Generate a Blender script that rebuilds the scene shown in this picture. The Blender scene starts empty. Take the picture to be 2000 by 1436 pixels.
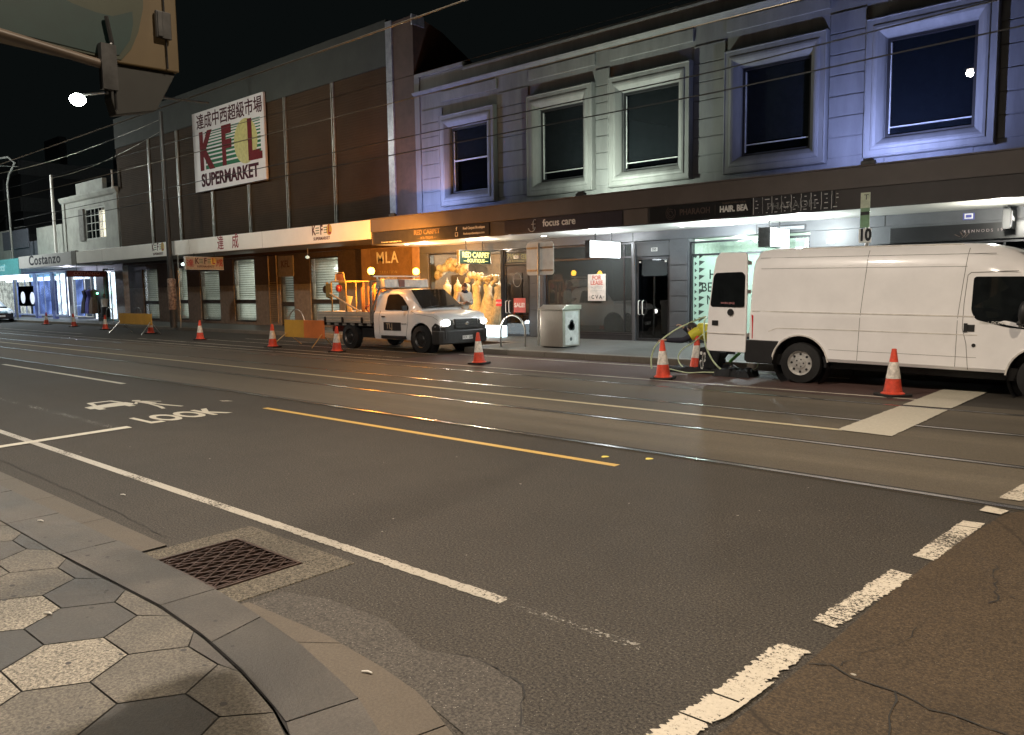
import bpy, bmesh, math, random
from math import sin, cos, pi, radians as R
from mathutils import Vector as V, Matrix
random.seed(7)
S = bpy.context.scene
COL = S.collection
# ---------------------------------------------------------------- camera
cam = bpy.data.objects.new('camera', bpy.data.cameras.new('camera')); COL.objects.link(cam)
yaw, pitch, roll = R(-41.39), R(5.694), R(-.804)
fw = V((sin(yaw)*cos(pitch), cos(yaw)*cos(pitch), -sin(pitch)))
rt = V((cos(yaw), -sin(yaw), 0)); up = rt.cross(fw)
r2 = rt*cos(roll) + up*sin(roll); u2 = up*cos(roll) - rt*sin(roll)
M4 = Matrix((( r2.x, u2.x, -fw.x, 0), (r2.y, u2.y, -fw.y, 0), (r2.z, u2.z, -fw.z, 1.65), (0, 0, 0, 1)))
cam.matrix_world = M4
cam.data.sensor_width = 36; cam.data.lens = 1532.5/2000*36
cam.data.clip_start = .05; cam.data.clip_end = 800
S.camera = cam
# ---------------------------------------------------------------- night sky
W = bpy.data.worlds.new('World'); S.world = W; W.use_nodes = True
nt = W.node_tree; nt.nodes.clear()
wo = nt.nodes.new('ShaderNodeOutputWorld'); bg = nt.nodes.new('ShaderNodeBackground')
sky = nt.nodes.new('ShaderNodeTexSky'); sky.sky_type = 'NISHITA'; sky.sun_disc = False
sky.sun_elevation = R(-6); sky.sun_rotation = R(120)
mxw = nt.nodes.new('ShaderNodeMixRGB'); mxw.blend_type = 'ADD'; mxw.inputs[0].default_value = 1
mxw.inputs[2].default_value = (.030, .040, .040, 1)      # the glow of the town in the night air
nt.links.new(sky.outputs[0], mxw.inputs[1]); nt.links.new(mxw.outputs[0], bg.inputs[0])
bg.inputs[1].default_value = .10
nt.links.new(bg.outputs[0], wo.inputs[0])
S.view_settings.view_transform = 'Standard'; S.view_settings.look = 'None'
S.view_settings.exposure = 0; S.view_settings.gamma = 1
S.cycles.max_bounces = 6; S.cycles.diffuse_bounces = 3; S.cycles.glossy_bounces = 3
S.cycles.transparent_max_bounces = 10; S.cycles.sample_clamp_indirect = 4
S.cycles.use_denoising = True

# ---------------------------------------------------------------- the lamps that light the street, some added
def lamp(name, kind, loc, power, col, size=.1, aim=None, spot=None, blend=.6):
    d = bpy.data.lights.new(name, kind); d.energy = power; d.color = col
    if kind in ('POINT', 'SPOT'): d.shadow_soft_size = size
    if kind == 'AREA': d.size = size
    if kind == 'SPOT': d.spot_size = R(spot or 120); d.spot_blend = blend
    o = bpy.data.objects.new(name, d); COL.objects.link(o); o.location = loc
    if aim is not None: o.rotation_euler = (V(aim) - V(loc)).to_track_quat('-Z', 'Y').to_euler()
    return o
WARM = (1, .87, .74); AMBER = (1, .62, .28); COOL = (.80, .95, 1); WHITE = (1, .93, .82)
STREET_LAMPS = [((-7.3, 3.2, 9.9), 2250, WARM), ((-32, 12.0, 8.95), 2300, (.92, 1, .90)), ((3.2, 3.4, 9.6), 1800, (1, .82, .62)),
                ((-3.6, -1.2, 8.2), 560, (1, .84, .68)), ((-23.1, 5.0, 9.9), 620, (1, .90, .78)), ((-56, 12.0, 9.0), 1700, (.92, 1, .95))]  # last lamp is added out of view to brighten the far-left shops
for i, (p, e, c) in enumerate(STREET_LAMPS):
    if i == 4: lamp('street_and_fill_light', 'SPOT', (p[0], p[1], p[2]-.16), 2700, c, .14, aim=(-32.5, 19.2, 5.5), spot=125, blend=.9); lamp('street_and_fill_light', 'SPOT', (p[0], p[1], p[2]-.16), 1700, c, .14, aim=(p[0], p[1]+.02, 0), spot=160, blend=1)  # first spot is added, aimed at the supermarket to brighten its sign
    elif i in (1, 5): lamp('street_and_fill_light', 'POINT', (p[0], p[1], p[2]-.16), e*2.0, c, .14)
    else: lamp('street_and_fill_light', 'SPOT', (p[0], p[1], p[2]-.16), e*2.6, c, .14, aim=(p[0], p[1]+.02, 0), spot=168, blend=1)
# uplights standing on the awning's front edge
UPL = [(-20.2, (.36, .45, 1), 620), (-12.55, (.86, 1, .84), 760), (-5.3, (.38, .47, 1), 760)]
for x, c, e in UPL:
    lamp('facade_uplight_beam', 'SPOT', (x, 17.12, 4.25), e, c, .03, aim=(x, 19.2, 6.0), spot=150, blend=.9)

# ---------------------------------------------------------------- materials
MATS = {}
def nodes(m):
    m.use_nodes = True; n = m.node_tree.nodes; return n, m.node_tree.links, n['Principled BSDF']
def mat(name, col, rough=.6, metal=0, var=.15, scale=6, bump=0, bscale=None, emit=None, es=0, coat=0, spec=.5, detail=6, dark=None, stretch=None):
    m = bpy.data.materials.new(name); n, l, b = nodes(m); MATS[name] = m
    b.inputs['Roughness'].default_value = rough; b.inputs['Metallic'].default_value = metal
    b.inputs['Specular IOR Level'].default_value = spec
    if coat: b.inputs['Coat Weight'].default_value = coat; b.inputs['Coat Roughness'].default_value = .08
    tc = n.new('ShaderNodeTexCoord'); mp = n.new('ShaderNodeMapping'); l.new(tc.outputs['Object'], mp.inputs[0])
    if stretch: mp.inputs['Scale'].default_value = stretch
    no = n.new('ShaderNodeTexNoise'); no.inputs['Scale'].default_value = scale; no.inputs['Detail'].default_value = detail
    no.inputs['Roughness'].default_value = .65
    l.new(mp.outputs[0], no.inputs['Vector'])
    cr = n.new('ShaderNodeValToRGB'); cr.color_ramp.elements[0].position = .3; cr.color_ramp.elements[1].position = .7
    d = dark or tuple(c*(1-var*2) for c in col)
    cr.color_ramp.elements[0].color = (*d, 1); cr.color_ramp.elements[1].color = (*[min(1, c*(1+var)) for c in col], 1)
    l.new(no.outputs[0], cr.inputs[0]); l.new(cr.outputs[0], b.inputs['Base Color'])
    if bump:
        n2 = n.new('ShaderNodeTexNoise'); n2.inputs['Scale'].default_value = bscale or scale*4; n2.inputs['Detail'].default_value = 4
        l.new(mp.outputs[0], n2.inputs['Vector'])
        bp = n.new('ShaderNodeBump'); bp.inputs['Strength'].default_value = bump; bp.inputs['Distance'].default_value = .01
        l.new(n2.outputs[0], bp.inputs['Height']); l.new(bp.outputs[0], b.inputs['Normal'])
    if emit: b.inputs['Emission Color'].default_value = (*emit, 1); b.inputs['Emission Strength'].default_value = es
    return m
def emis(name, col, s, pattern=0):
    m = bpy.data.materials.new(name); n, l, b = nodes(m); MATS[name] = m
    b.inputs['Base Color'].default_value = (*[c*.6 for c in col], 1)
    b.inputs['Emission Color'].default_value = (*col, 1); b.inputs['Emission Strength'].default_value = s
    if pattern:
        tc = n.new('ShaderNodeTexCoord'); no = n.new('ShaderNodeTexNoise'); no.inputs['Scale'].default_value = pattern
        cr = n.new('ShaderNodeValToRGB'); cr.color_ramp.elements[0].position = .35; cr.color_ramp.elements[1].position = .65
        cr.color_ramp.elements[0].color = (*[c*.25 for c in col], 1); cr.color_ramp.elements[1].color = (*col, 1)
        l.new(tc.outputs['Object'], no.inputs['Vector']); l.new(no.outputs[0], cr.inputs[0]); l.new(cr.outputs[0], b.inputs['Emission Color'])
    return m
def glass(name, tint=(.8, .85, .85), ior=1.5, rough=.0, haze=0):
    m = bpy.data.materials.new(name); m.use_nodes = True; t = m.node_tree; n = t.nodes; l = t.links; n.clear(); MATS[name] = m
    o = n.new('ShaderNodeOutputMaterial'); tr = n.new('ShaderNodeBsdfTransparent'); gl = n.new('ShaderNodeBsdfGlossy')
    fr = n.new('ShaderNodeFresnel'); mx = n.new('ShaderNodeMixShader')
    gm = n.new('ShaderNodeNewGeometry'); io = n.new('ShaderNodeMapRange'); io.inputs['To Min'].default_value = ior; io.inputs['To Max'].default_value = 1/ior
    l.new(gm.outputs['Backfacing'], io.inputs[0]); l.new(io.outputs[0], fr.inputs[0]); tr.inputs[0].default_value = (*tint, 1); gl.inputs['Roughness'].default_value = rough
    gl.inputs[0].default_value = (1, 1, 1, 1)
    l.new(fr.outputs[0], mx.inputs[0]); l.new(tr.outputs[0], mx.inputs[1]); l.new(gl.outputs[0], mx.inputs[2])
    if haze:
        df = n.new('ShaderNodeBsdfDiffuse'); df.inputs[0].default_value = (.35, .37, .36, 1)
        m2 = n.new('ShaderNodeMixShader'); m2.inputs[0].default_value = haze
        l.new(mx.outputs[0], m2.inputs[1]); l.new(df.outputs[0], m2.inputs[2]); l.new(m2.outputs[0], o.inputs[0])
    else: l.new(mx.outputs[0], o.inputs[0])
    return m

def road_mat(name, col, grain=.35, streak=False, **kw): return _road(name, col, grain, streak, **kw)
def _road(name, col, grain, streak, rough=.55, speck=.0, patch=.25, cracks=0, patchscale=.35, warm=None):
    m = bpy.data.materials.new(name); n, l, b = nodes(m); MATS[name] = m
    tc = n.new('ShaderNodeTexCoord').outputs['Object']
    sm_ = n.new('ShaderNodeMapping'); l.new(tc, sm_.inputs[0]); sm_.inputs['Scale'].default_value = (.12, 1.4, 1)
    def noise(s, d=4, r=.6, st=False):
        x = n.new('ShaderNodeTexNoise'); x.inputs['Scale'].default_value = s; x.inputs['Detail'].default_value = d; x.inputs['Roughness'].default_value = r
        l.new(sm_.outputs[0] if st else tc, x.inputs['Vector']); return x.outputs[0]
    def ramp(src, a, bb, c0, c1):
        r = n.new('ShaderNodeValToRGB'); r.color_ramp.elements[0].position = a; r.color_ramp.elements[1].position = bb
        r.color_ramp.elements[0].color = (*c0, 1); r.color_ramp.elements[1].color = (*c1, 1); l.new(src, r.inputs[0]); return r.outputs[0]
    def mul(a, c):
        x = n.new('ShaderNodeMixRGB'); x.blend_type = 'MULTIPLY'; x.inputs[0].default_value = 1; l.new(a, x.inputs[1]); l.new(c, x.inputs[2]); return x.outputs[0]
    g = noise(75, 4, .85); p = noise(patchscale, 6, .6, streak); q = noise(2.2, 5, .7, streak)
    c = mul(ramp(g, .40, .62, tuple(v*max(.05, 1-grain) for v in col), tuple(v*(1+grain*1.1) for v in col)),
            ramp(p, .35, .65, (1-patch,)*3, (1+patch*.2,)*3))
    c = mul(c, ramp(q, .3, .7, (.86, .86, .86), (1.06, 1.06, 1.06)))
    if speck:
        s = n.new('ShaderNodeTexVoronoi'); s.inputs['Scale'].default_value = 42; l.new(tc, s.inputs['Vector'])
        sr = n.new('ShaderNodeMath'); sr.operation = 'LESS_THAN'; sr.inputs[1].default_value = .10; l.new(s.outputs['Distance'], sr.inputs[0])
        s2 = n.new('ShaderNodeMath'); s2.operation = 'MULTIPLY'; s2.inputs[1].default_value = speck; l.new(sr.outputs[0], s2.inputs[0])
        mx = n.new('ShaderNodeMixRGB'); l.new(s2.outputs[0], mx.inputs[0]); l.new(c, mx.inputs[1]); mx.inputs[2].default_value = (.32, .30, .26, 1); c = mx.outputs[0]
    if cracks:
        wn = n.new('ShaderNodeTexNoise'); wn.inputs['Scale'].default_value = 1.8; wn.inputs['Detail'].default_value = 6; l.new(tc, wn.inputs['Vector'])
        ad = n.new('ShaderNodeMixRGB'); ad.blend_type = 'ADD'; ad.inputs[0].default_value = .55; l.new(tc, ad.inputs[1]); l.new(wn.outputs['Color'], ad.inputs[2])
        v = n.new('ShaderNodeTexVoronoi'); v.feature = 'DISTANCE_TO_EDGE'; v.inputs['Scale'].default_value = cracks; l.new(ad.outputs[0], v.inputs['Vector'])
        gate = noise(.9, 2)
        r1 = ramp(v.outputs[0], .0, .012, (0, 0, 0), (1, 1, 1)); r2_ = ramp(gate, .48, .56, (1, 1, 1), (0, 0, 0))
        mm = n.new('ShaderNodeMixRGB'); mm.blend_type = 'LIGHTEN'; mm.inputs[0].default_value = 1; l.new(r1, mm.inputs[1]); l.new(r2_, mm.inputs[2])
        m3 = n.new('ShaderNodeMixRGB'); l.new(mm.outputs[0], m3.inputs[0]); m3.inputs[1].default_value = (*[v_*.35 for v_ in col], 1); l.new(c, m3.inputs[2]); c = m3.outputs[0]
    l.new(c, b.inputs['Base Color']); b.inputs['Specular IOR Level'].default_value = .35
    rr = n.new('ShaderNodeMapRange'); rr.inputs['To Min'].default_value = rough-.12; rr.inputs['To Max'].default_value = rough+.15; l.new(p, rr.inputs[0]); l.new(rr.outputs[0], b.inputs['Roughness'])
    bp = n.new('ShaderNodeBump'); bp.inputs['Strength'].default_value = .5; bp.inputs['Distance'].default_value = .006; l.new(g, bp.inputs['Height']); l.new(bp.outputs[0], b.inputs['Normal'])
    return m
def paint_mat(name, col, wear=.45, rough=.5, ws=38):
    m = bpy.data.materials.new(name); n, l, b = nodes(m); MATS[name] = m
    tc = n.new('ShaderNodeTexCoord').outputs['Object']
    a = n.new('ShaderNodeTexNoise'); a.inputs['Scale'].default_value = ws; a.inputs['Detail'].default_value = 6; a.inputs['Roughness'].default_value = .75; l.new(tc, a.inputs['Vector'])
    c = n.new('ShaderNodeTexNoise'); c.inputs['Scale'].default_value = 1.3; c.inputs['Detail'].default_value = 3; l.new(tc, c.inputs['Vector'])
    ad = n.new('ShaderNodeMath'); ad.operation = 'ADD'; l.new(a.outputs[0], ad.inputs[0])
    ml = n.new('ShaderNodeMath'); ml.operation = 'MULTIPLY'; ml.inputs[1].default_value = .5; l.new(c.outputs[0], ml.inputs[0]); l.new(ml.outputs[0], ad.inputs[1])
    mr = n.new('ShaderNodeMapRange'); mr.inputs['From Min'].default_value = wear; mr.inputs['From Max'].default_value = wear+.09; l.new(ad.outputs[0], mr.inputs[0])
    l.new(mr.outputs[0], b.inputs['Alpha'])
    r = n.new('ShaderNodeValToRGB'); r.color_ramp.elements[0].position = .3; r.color_ramp.elements[1].position = .7
    r.color_ramp.elements[0].color = (*[v*.72 for v in col], 1); r.color_ramp.elements[1].color = (*col, 1); l.new(a.outputs[0], r.inputs[0]); l.new(r.outputs[0], b.inputs['Base Color'])
    b.inputs['Roughness'].default_value = rough
    return m

asphalt = road_mat('asphalt', (.0425, .0365, .0285), .95, rough=.74, speck=.5, patch=.22)
asphalt_brown = road_mat('side_asphalt', (.053, .037, .021), .55, rough=.72, speck=.25, patch=.15, cracks=.55)
concrete_track = road_mat('track_concrete', (.108, .091, .066), .30, rough=.66, speck=.06, patch=.38, patchscale=.6, streak=True)
lane_red = road_mat('lane_red', (.075, .042, .036), .35, rough=.62, speck=.05, patch=.3, streak=True)
foot_far = road_mat('footpath_far', (.105, .108, .10), .12, rough=.6, speck=.05, patch=.2)
gutter_m = road_mat('gutter_stone', (.088, .072, .053), .18, rough=.6, speck=.1, patch=.25)
coarse = road_mat('coarse_asphalt', (.058, .051, .042), .6, rough=.7, speck=.8, patch=.2)
blue1 = road_mat('bluestone', (.072, .064, .054), .22, rough=.55, speck=.05, patch=.35, patchscale=2.6)
blue2 = road_mat('bluestone_dark', (.052, .047, .040), .22, rough=.5, speck=.05, patch=.35, patchscale=2.6)
grey_pav = road_mat('paver_grey', (.108, .096, .076), .5, rough=.6, speck=.12, patch=.35, patchscale=2.6)
granite = road_mat('paver_granite', (.215, .192, .150), .75, rough=.6, speck=.9, patch=.25, patchscale=2.6)
joint = mat('joint', (.02, .019, .017), .9)
conc_box = road_mat('pit_concrete', (.090, .077, .056), .9, rough=.75, speck=.9, patch=.2)
paint_w = paint_mat('paint_white', (.50, .45, .36), .63, ws=60)
paint_edge = paint_mat('paint_edge', (.37, .34, .28), .61, ws=55)
paint_new = paint_mat('paint_fresh', (.52, .48, .38), .34)
paint_faint = paint_mat('paint_faded', (.22, .205, .175), .76)
paint_y = paint_mat('paint_yellow', (.55, .36, .10), .44)
paint_cream = paint_mat('paint_cream', (.50, .43, .27), .50)
steel = mat('rail_steel', (.60, .59, .57), .25, 1, .1, 20)
dsteel = mat('dark_steel', (.10, .10, .10), .4, .8, .2, 10)
galv = mat('galvanised', (.50, .50, .48), .35, .9, .15, 15)
black = mat('black_plastic', (.014, .014, .015), .5)
rubber = mat('rubber', (.010, .010, .010), .75, var=.3, bump=.3)
white_p = mat('white_paint', (.86, .85, .845), .35, coat=.6, var=.04, scale=1.5)
trimw = mat('white_trim', (.72, .70, .66), .5, var=.06)
chrome = mat('chrome', (.75, .75, .75), .12, 1, .03)
carglass = mat('car_glass', (.010, .012, .013), .03, spec=.8, var=.2)
red_l = mat('red_lens', (.55, .02, .02), .15, emit=(1, .1, .1), es=.05)
pane = glass('shop_glass', (.86, .9, .88))
pane_dark = glass('dark_glass', (.5, .52, .55), 1.65)
pane_hazy = glass('hazy_glass', (.55, .57, .55), 1.75, haze=.10)

# ---------------------------------------------------------------- building blocks
STATIC = {}
class MB:
    def __init__(s): s.v = []; s.f = []; s.m = []; s.mi = 0
    def use(s, i): s.mi = i; return s
    def poly(s, pts):
        a = len(s.v); s.v += [tuple(p) for p in pts]; s.f.append(tuple(range(a, a+len(pts)))); s.m.append(s.mi); return s
    def box(s, x0, x1, y0, y1, z0, z1):
        a = len(s.v)
        s.v += [(x, y, z) for z in (z0, z1) for y in (y0, y1) for x in (x0, x1)]
        for q in ((0, 2, 3, 1), (4, 5, 7, 6), (0, 1, 5, 4), (2, 6, 7, 3), (0, 4, 6, 2), (1, 3, 7, 5)):
            s.f.append(tuple(a+i for i in q)); s.m.append(s.mi)
        return s
    def prism(s, pts, d):               # pts: 3-D polygon, d: extrusion vector
        n = len(pts); a = len(s.v); d = V(d)
        s.v += [tuple(V(p)) for p in pts] + [tuple(V(p)+d) for p in pts]
        s.f.append(tuple(a+i for i in range(n))[::-1]); s.f.append(tuple(a+n+i for i in range(n)))
        s.m += [s.mi]*2
        for i in range(n):
            j = (i+1) % n; s.f.append((a+i, a+j, a+n+j, a+n+i)); s.m.append(s.mi)
        return s
    def tube(s, pts, r, seg=8, cap=True, r2=None):
        pts = [V(p) for p in pts]; n = len(pts); a = len(s.v); up0 = None
        for i, p in enumerate(pts):
            t = (pts[min(i+1, n-1)] - pts[max(i-1, 0)]).normalized()
            if up0 is None: up0 = t.orthogonal().normalized()
            u = (up0 - t*up0.dot(t))
            u = u.normalized() if u.length > 1e-5 else t.orthogonal().normalized()
            up0 = u; w = t.cross(u); rr = r[i] if isinstance(r, (list, tuple)) else (r + ((r2-r)*i/(n-1) if r2 is not None else 0))
            s.v += [tuple(p + u*rr*cos(2*pi*k/seg) + w*rr*sin(2*pi*k/seg)) for k in range(seg)]
        for i in range(n-1):
            for k in range(seg):
                k2 = (k+1) % seg; b = a+i*seg
                s.f.append((b+k, b+k2, b+seg+k2, b+seg+k)); s.m.append(s.mi)
        if cap:
            s.f.append(tuple(a+k for k in range(seg))[::-1]); s.f.append(tuple(a+(n-1)*seg+k for k in range(seg))); s.m += [s.mi]*2
        return s
    def lathe(s, prof, c=(0, 0, 0), seg=16, axis='z', wob=None, cap=True):   # prof: list of (r, h)
        a = len(s.v); c = V(c)
        for r, h in prof:
            for k in range(seg):
                t = 2*pi*k/seg; rr = r*(wob(t, h) if wob else 1); x, y = rr*cos(t), rr*sin(t)
                p = {'z': (x, y, h), 'y': (x, h, y), 'x': (h, x, y)}[axis]
                s.v.append(tuple(c+V(p)))
        for i in range(len(prof)-1):
            for k in range(seg):
                k2 = (k+1) % seg; b = a+i*seg
                s.f.append((b+k, b+k2, b+seg+k2, b+seg+k)); s.m.append(s.mi)
        if cap: s.f.append(tuple(a+k for k in range(seg))[::-1]); s.f.append(tuple(a+(len(prof)-1)*seg+k for k in range(seg))); s.m += [s.mi]*2
        return s
    def ball(s, c, r, seg=10, ring=7, sq=(1, 1, 1)):
        a = len(s.v)
        for i in range(1, ring):
            t = pi*i/ring
            for k in range(seg):
                s.v.append((c[0]+r*sq[0]*sin(t)*cos(2*pi*k/seg), c[1]+r*sq[1]*sin(t)*sin(2*pi*k/seg), c[2]+r*sq[2]*cos(t)))
        s.v += [(c[0], c[1], c[2]+r*sq[2]), (c[0], c[1], c[2]-r*sq[2])]; N, B = len(s.v)-2, len(s.v)-1
        for i in range(ring-2):
            for k in range(seg):
                k2 = (k+1) % seg; b = a+i*seg; s.f.append((b+k, b+seg+k, b+seg+k2, b+k2)); s.m.append(s.mi)
        for k in range(seg):
            k2 = (k+1) % seg; s.f.append((N, a+k, a+k2)); s.f.append((B, a+(ring-2)*seg+k2, a+(ring-2)*seg+k)); s.m += [s.mi]*2
        return s
    def build(s, name, mats, parent=None, smooth=None, bevel=0, recalc=True):
        me = bpy.data.meshes.new(name); me.from_pydata(s.v, [], s.f)
        for m in (mats if isinstance(mats, (list, tuple)) else [mats]): me.materials.append(m)
        for p, i in zip(me.polygons, s.m): p.material_index = i
        if recalc:
            b = bmesh.new(); b.from_mesh(me); bmesh.ops.recalc_face_normals(b, faces=b.faces); b.to_mesh(me); b.free()
        if smooth is not None:
            for p in me.polygons: p.use_smooth = True
            me.set_sharp_from_angle(angle=R(smooth))
        me.update()
        return link(name, me, parent, bevel)
def link(name, me, parent=None, bevel=0):
    o = bpy.data.objects.new(name, me); COL.objects.link(o)
    if parent is not None:
        o.parent = parent
        if parent.name in STATIC: o.matrix_parent_inverse = STATIC[parent.name]
    if bevel:
        bv = o.modifiers.new('bevel', 'BEVEL'); bv.width = bevel; bv.segments = 2; bv.limit_method = 'ANGLE'; bv.angle_limit = R(40)
    return o
def thing(name, label, cat, loc=(0, 0, 0), rz=0, group=None, static=True):
    o = bpy.data.objects.new(name, None); COL.objects.link(o); o.empty_display_size = .2
    o.location = loc; o.rotation_euler = (0, 0, rz); o['label'] = label; o['category'] = cat
    if group: o['group'] = group
    if static: STATIC[o.name] = Matrix.Translation(V(loc)).inverted()
    return o
def tag(o, label, cat, group=None):
    o['label'] = label; o['category'] = cat
    if group: o['group'] = group
    return o
def struct(o, kind='structure'): o['kind'] = kind; return o
def dup(root, loc, rz=0, label=None):
    r = root.copy(); COL.objects.link(r); r.location = loc; r.rotation_euler = (0, 0, rz)
    if label: r['label'] = label
    for ch in list(root.children):
        c = ch.copy(); COL.objects.link(c); c.parent = r; c.matrix_parent_inverse = ch.matrix_parent_inverse
        for g in list(ch.children):
            d = g.copy(); COL.objects.link(d); d.parent = c; d.matrix_parent_inverse = g.matrix_parent_inverse
    return r
def text(name, s, size, loc, m, parent=None, ext=.004, face='-Y', bold=0, align='CENTER', sx=1, shear=0, spacing=1):
    c = bpy.data.curves.new(name, 'FONT'); c.body = s; c.size = size; c.extrude = ext; c.offset = bold; c.shear = shear
    c.align_x = align; c.align_y = 'CENTER'; c.resolution_u = 4; c.space_character = spacing
    t = bpy.data.objects.new(name, c); COL.objects.link(t)
    me = bpy.data.meshes.new_from_object(t.evaluated_get(bpy.context.evaluated_depsgraph_get())); bpy.data.objects.remove(t)
    rot = {'-Y': Matrix.Rotation(R(90), 4, 'X'), '+X': Matrix.Rotation(R(90), 4, 'Z') @ Matrix.Rotation(R(90), 4, 'X'),
           'up': Matrix.Identity(4), 'up90': Matrix.Rotation(R(90), 4, 'Z')}[face]
    me.transform(Matrix.Translation(V(loc)) @ rot @ Matrix.Diagonal((sx, 1, 1, 1)))
    me.materials.clear(); me.materials.append(m)
    me.name = name
    return link(name, me, parent)
def framebox(mb, x0, x1, z0, z1, y0, y1, t):        # a rectangular frame in the XZ plane
    mb.box(x0, x1, y0, y1, z0, z0+t); mb.box(x0, x1, y0, y1, z1-t, z1); mb.box(x0, x0+t, y0, y1, z0+t, z1-t); mb.box(x1-t, x1, y0, y1, z0+t, z1-t)
    return mb
# ================================================================ GROUND
HX0, HX1, HY0, HY1 = -4.80, -4.04, 2.06, 2.63
g = MB()
for x0, x1, y0, y1 in ((-260, HX0, -60, 160), (HX1, 140, -60, 160), (HX0, HX1, -60, HY0), (HX0, HX1, HY1, 160)):
    g.poly([(x0, y0, 0), (x1, y0, 0), (x1, y1, 0), (x0, y1, 0)])
struct(g.build('road', asphalt, recalc=False))
def sheet(name, pts, z, m, kind='structure'):
    o = MB().poly([(x, y, z) for x, y in pts]).build(name, m, recalc=False); return struct(o, kind)
def rect(x0, x1, y0, y1): return [(x0, y0), (x1, y0), (x1, y1), (x0, y1)]
def railY(base, x):                         # the rails swing slightly towards the near side at the crossing
    return base - (.09*((x+4.6)/3.6)**2 if (x > -4.6 and base < 7) else (.06*((x+5.5)/4.4)**2 if (x > -5.5 and base < 9) else 0))
xs = [-160, -60, -20, -10, -4.6, -3.5, -2.5, -1.6, -.9, 0, 1.5, 3, 5]
tc_ = MB()
for a, b in zip(xs, xs[1:]): tc_.poly([(a, railY(6.66, a), .004), (b, railY(6.66, b), .004), (b, 11.85, .004), (a, 11.85, .004)])
struct(tc_.build('tram_track_bed', concrete_track, recalc=False))
sheet('bus_lane', rect(-14.6, -2.45, 11.86, 14.66), .004, lane_red)
sheet('side_street', [(-.90, -30), (60, -30), (60, 6.4), (5, 6.2), (0, 6.47), (-.92, 6.55), (-.99, 6.42), (-1.06, 5.8), (-1.13, 5.13), (-1.19, 4.2), (-1.22, 3.29), (-1.26, 2.55), (-1.24, 2.0), (-1.04, 1.2)], .004, asphalt_brown)
for base in (6.70, 8.17, 9.83, 11.33):
    m_ = MB()
    for a, b in zip(xs, xs[1:]):
        ya, yb = railY(base, a), railY(base, b)
        m_.use(0).poly([(a, ya, .0085), (b, yb, .0085), (b, yb+.060, .0085), (a, ya+.060, .0085)])
        m_.use(1).poly([(a, ya+.062, .0080), (b, yb+.062, .0080), (b, yb+.105, .0080), (a, ya+.105, .0080)])
        m_.use(1).poly([(a, ya-.022, .0080), (b, yb-.022, .0080), (b, yb-.002, .0080), (a, ya-.002, .0080)])
    struct(m_.build('tram_rail', [steel, joint], recalc=False))
# ---- markings
def jag(x0, x1, y0, y1, z, m, amp=.02, step=.12, name='road_marking', axis='y'):
    r = random.Random(int(x0*100+y0*10)); n = max(2, int((y1-y0 if axis == 'y' else x1-x0)/step)); L, Rr = [], []
    for i in range(n+1):
        t = i/n
        if axis == 'y': L.append((x0[0] if isinstance(x0, tuple) else x0, y0+(y1-y0)*t)); Rr.append((x1, y0+(y1-y0)*t))
        else: L.append((x0+(x1-x0)*t, y0)); Rr.append((x0+(x1-x0)*t, y1))
    pts = [(x+(r.random()-.5)*amp, y+(r.random()-.5)*amp) for x, y in L] + [(x+(r.random()-.5)*amp, y+(r.random()-.5)*amp) for x, y in reversed(Rr)]
    return sheet(name, pts, z, m)
def quadmark(c, z, m, n=9, amp=.02):
    n = n*7; amp = max(.010, amp*.55)       # c: four corners a-b (near to far, left side), c-d (right side)
    r = random.Random(int(c[0][0]*1000)); a, b, d, e = [V((*p, 0)) for p in c]
    mb = MB(); lo = [0, 0]; prev = None
    for i in range(n+1):
        lo = [lo[k]*.8+(r.random()-.5)*amp*.5 for k in (0, 1)]
        L_ = a.lerp(b, i/n); R_ = e.lerp(d, i/n); w_ = (R_-L_).normalized()
        L_ = L_+w_*(lo[0]+(r.random()-.5)*amp); R_ = R_+w_*(lo[1]+(r.random()-.5)*amp)
        if prev and not (n > 60 and r.random() < .02): mb.poly([(prev[0].x, prev[0].y, z), (prev[1].x, prev[1].y, z), (R_.x, R_.y, z), (L_.x, L_.y, z)])
        prev = (L_, R_)
    return struct(mb.build('road_marking', m, recalc=False))
quadmark([(-1.46, 2.30), (-1.38, 3.42), (-1.25, 3.42), (-1.33, 2.30)], .008, paint_w, 14, .045)
quadmark([(-1.31, 2.60), (-1.275, 3.02), (-1.25, 3.05), (-1.285, 2.66)], .0125, paint_w, 6, .01)
quadmark([(-1.365, 3.76), (-1.27, 4.74), (-1.15, 4.72), (-1.245, 3.74)], .008, paint_w, 14, .035)
quadmark([(-1.245, 5.07), (-1.175, 6.05), (-1.04, 6.07), (-1.125, 5.05)], .008, paint_w, 10, .012)
quadmark([(-1.14, 6.38), (-1.12, 6.55), (-.97, 6.50), (-1.0, 6.36)], .0125, paint_w, 4, .01)
quadmark([(-1.10, 6.85), (-1.03, 7.45), (-.85, 7.45), (-.95, 6.85)], .0125, paint_w, 6, .01)
quadmark([(-3.06, 9.04), (-3.01, 11.30), (-2.42, 11.30), (-2.46, 8.99)], .0125, paint_new, 8, .01)
quadmark([(-3.01, 11.46), (-2.97, 13.5), (-2.37, 13.55), (-2.42, 11.46)], .0125, paint_new, 8, .01)
jag(-5.2, -2.7, 2.935, 3.02, .0042, paint_edge, .012, .03, axis='x')
sheet('road_marking', rect(-60, -5.2, 2.935, 3.02), .004, paint_edge)
sheet('road_marking', rect(-2.7, -1.85, 2.945, 3.005), .004, paint_faint)
sheet('road_marking', rect(-10.05, -4.02, 5.98, 6.07), .004, paint_y)
sheet('road_marking', rect(-21.9, -15.0, 6.05, 6.15), .004, paint_new)
sheet('road_marking', rect(-44, -29, 6.05, 6.15), .004, paint_new)
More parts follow.
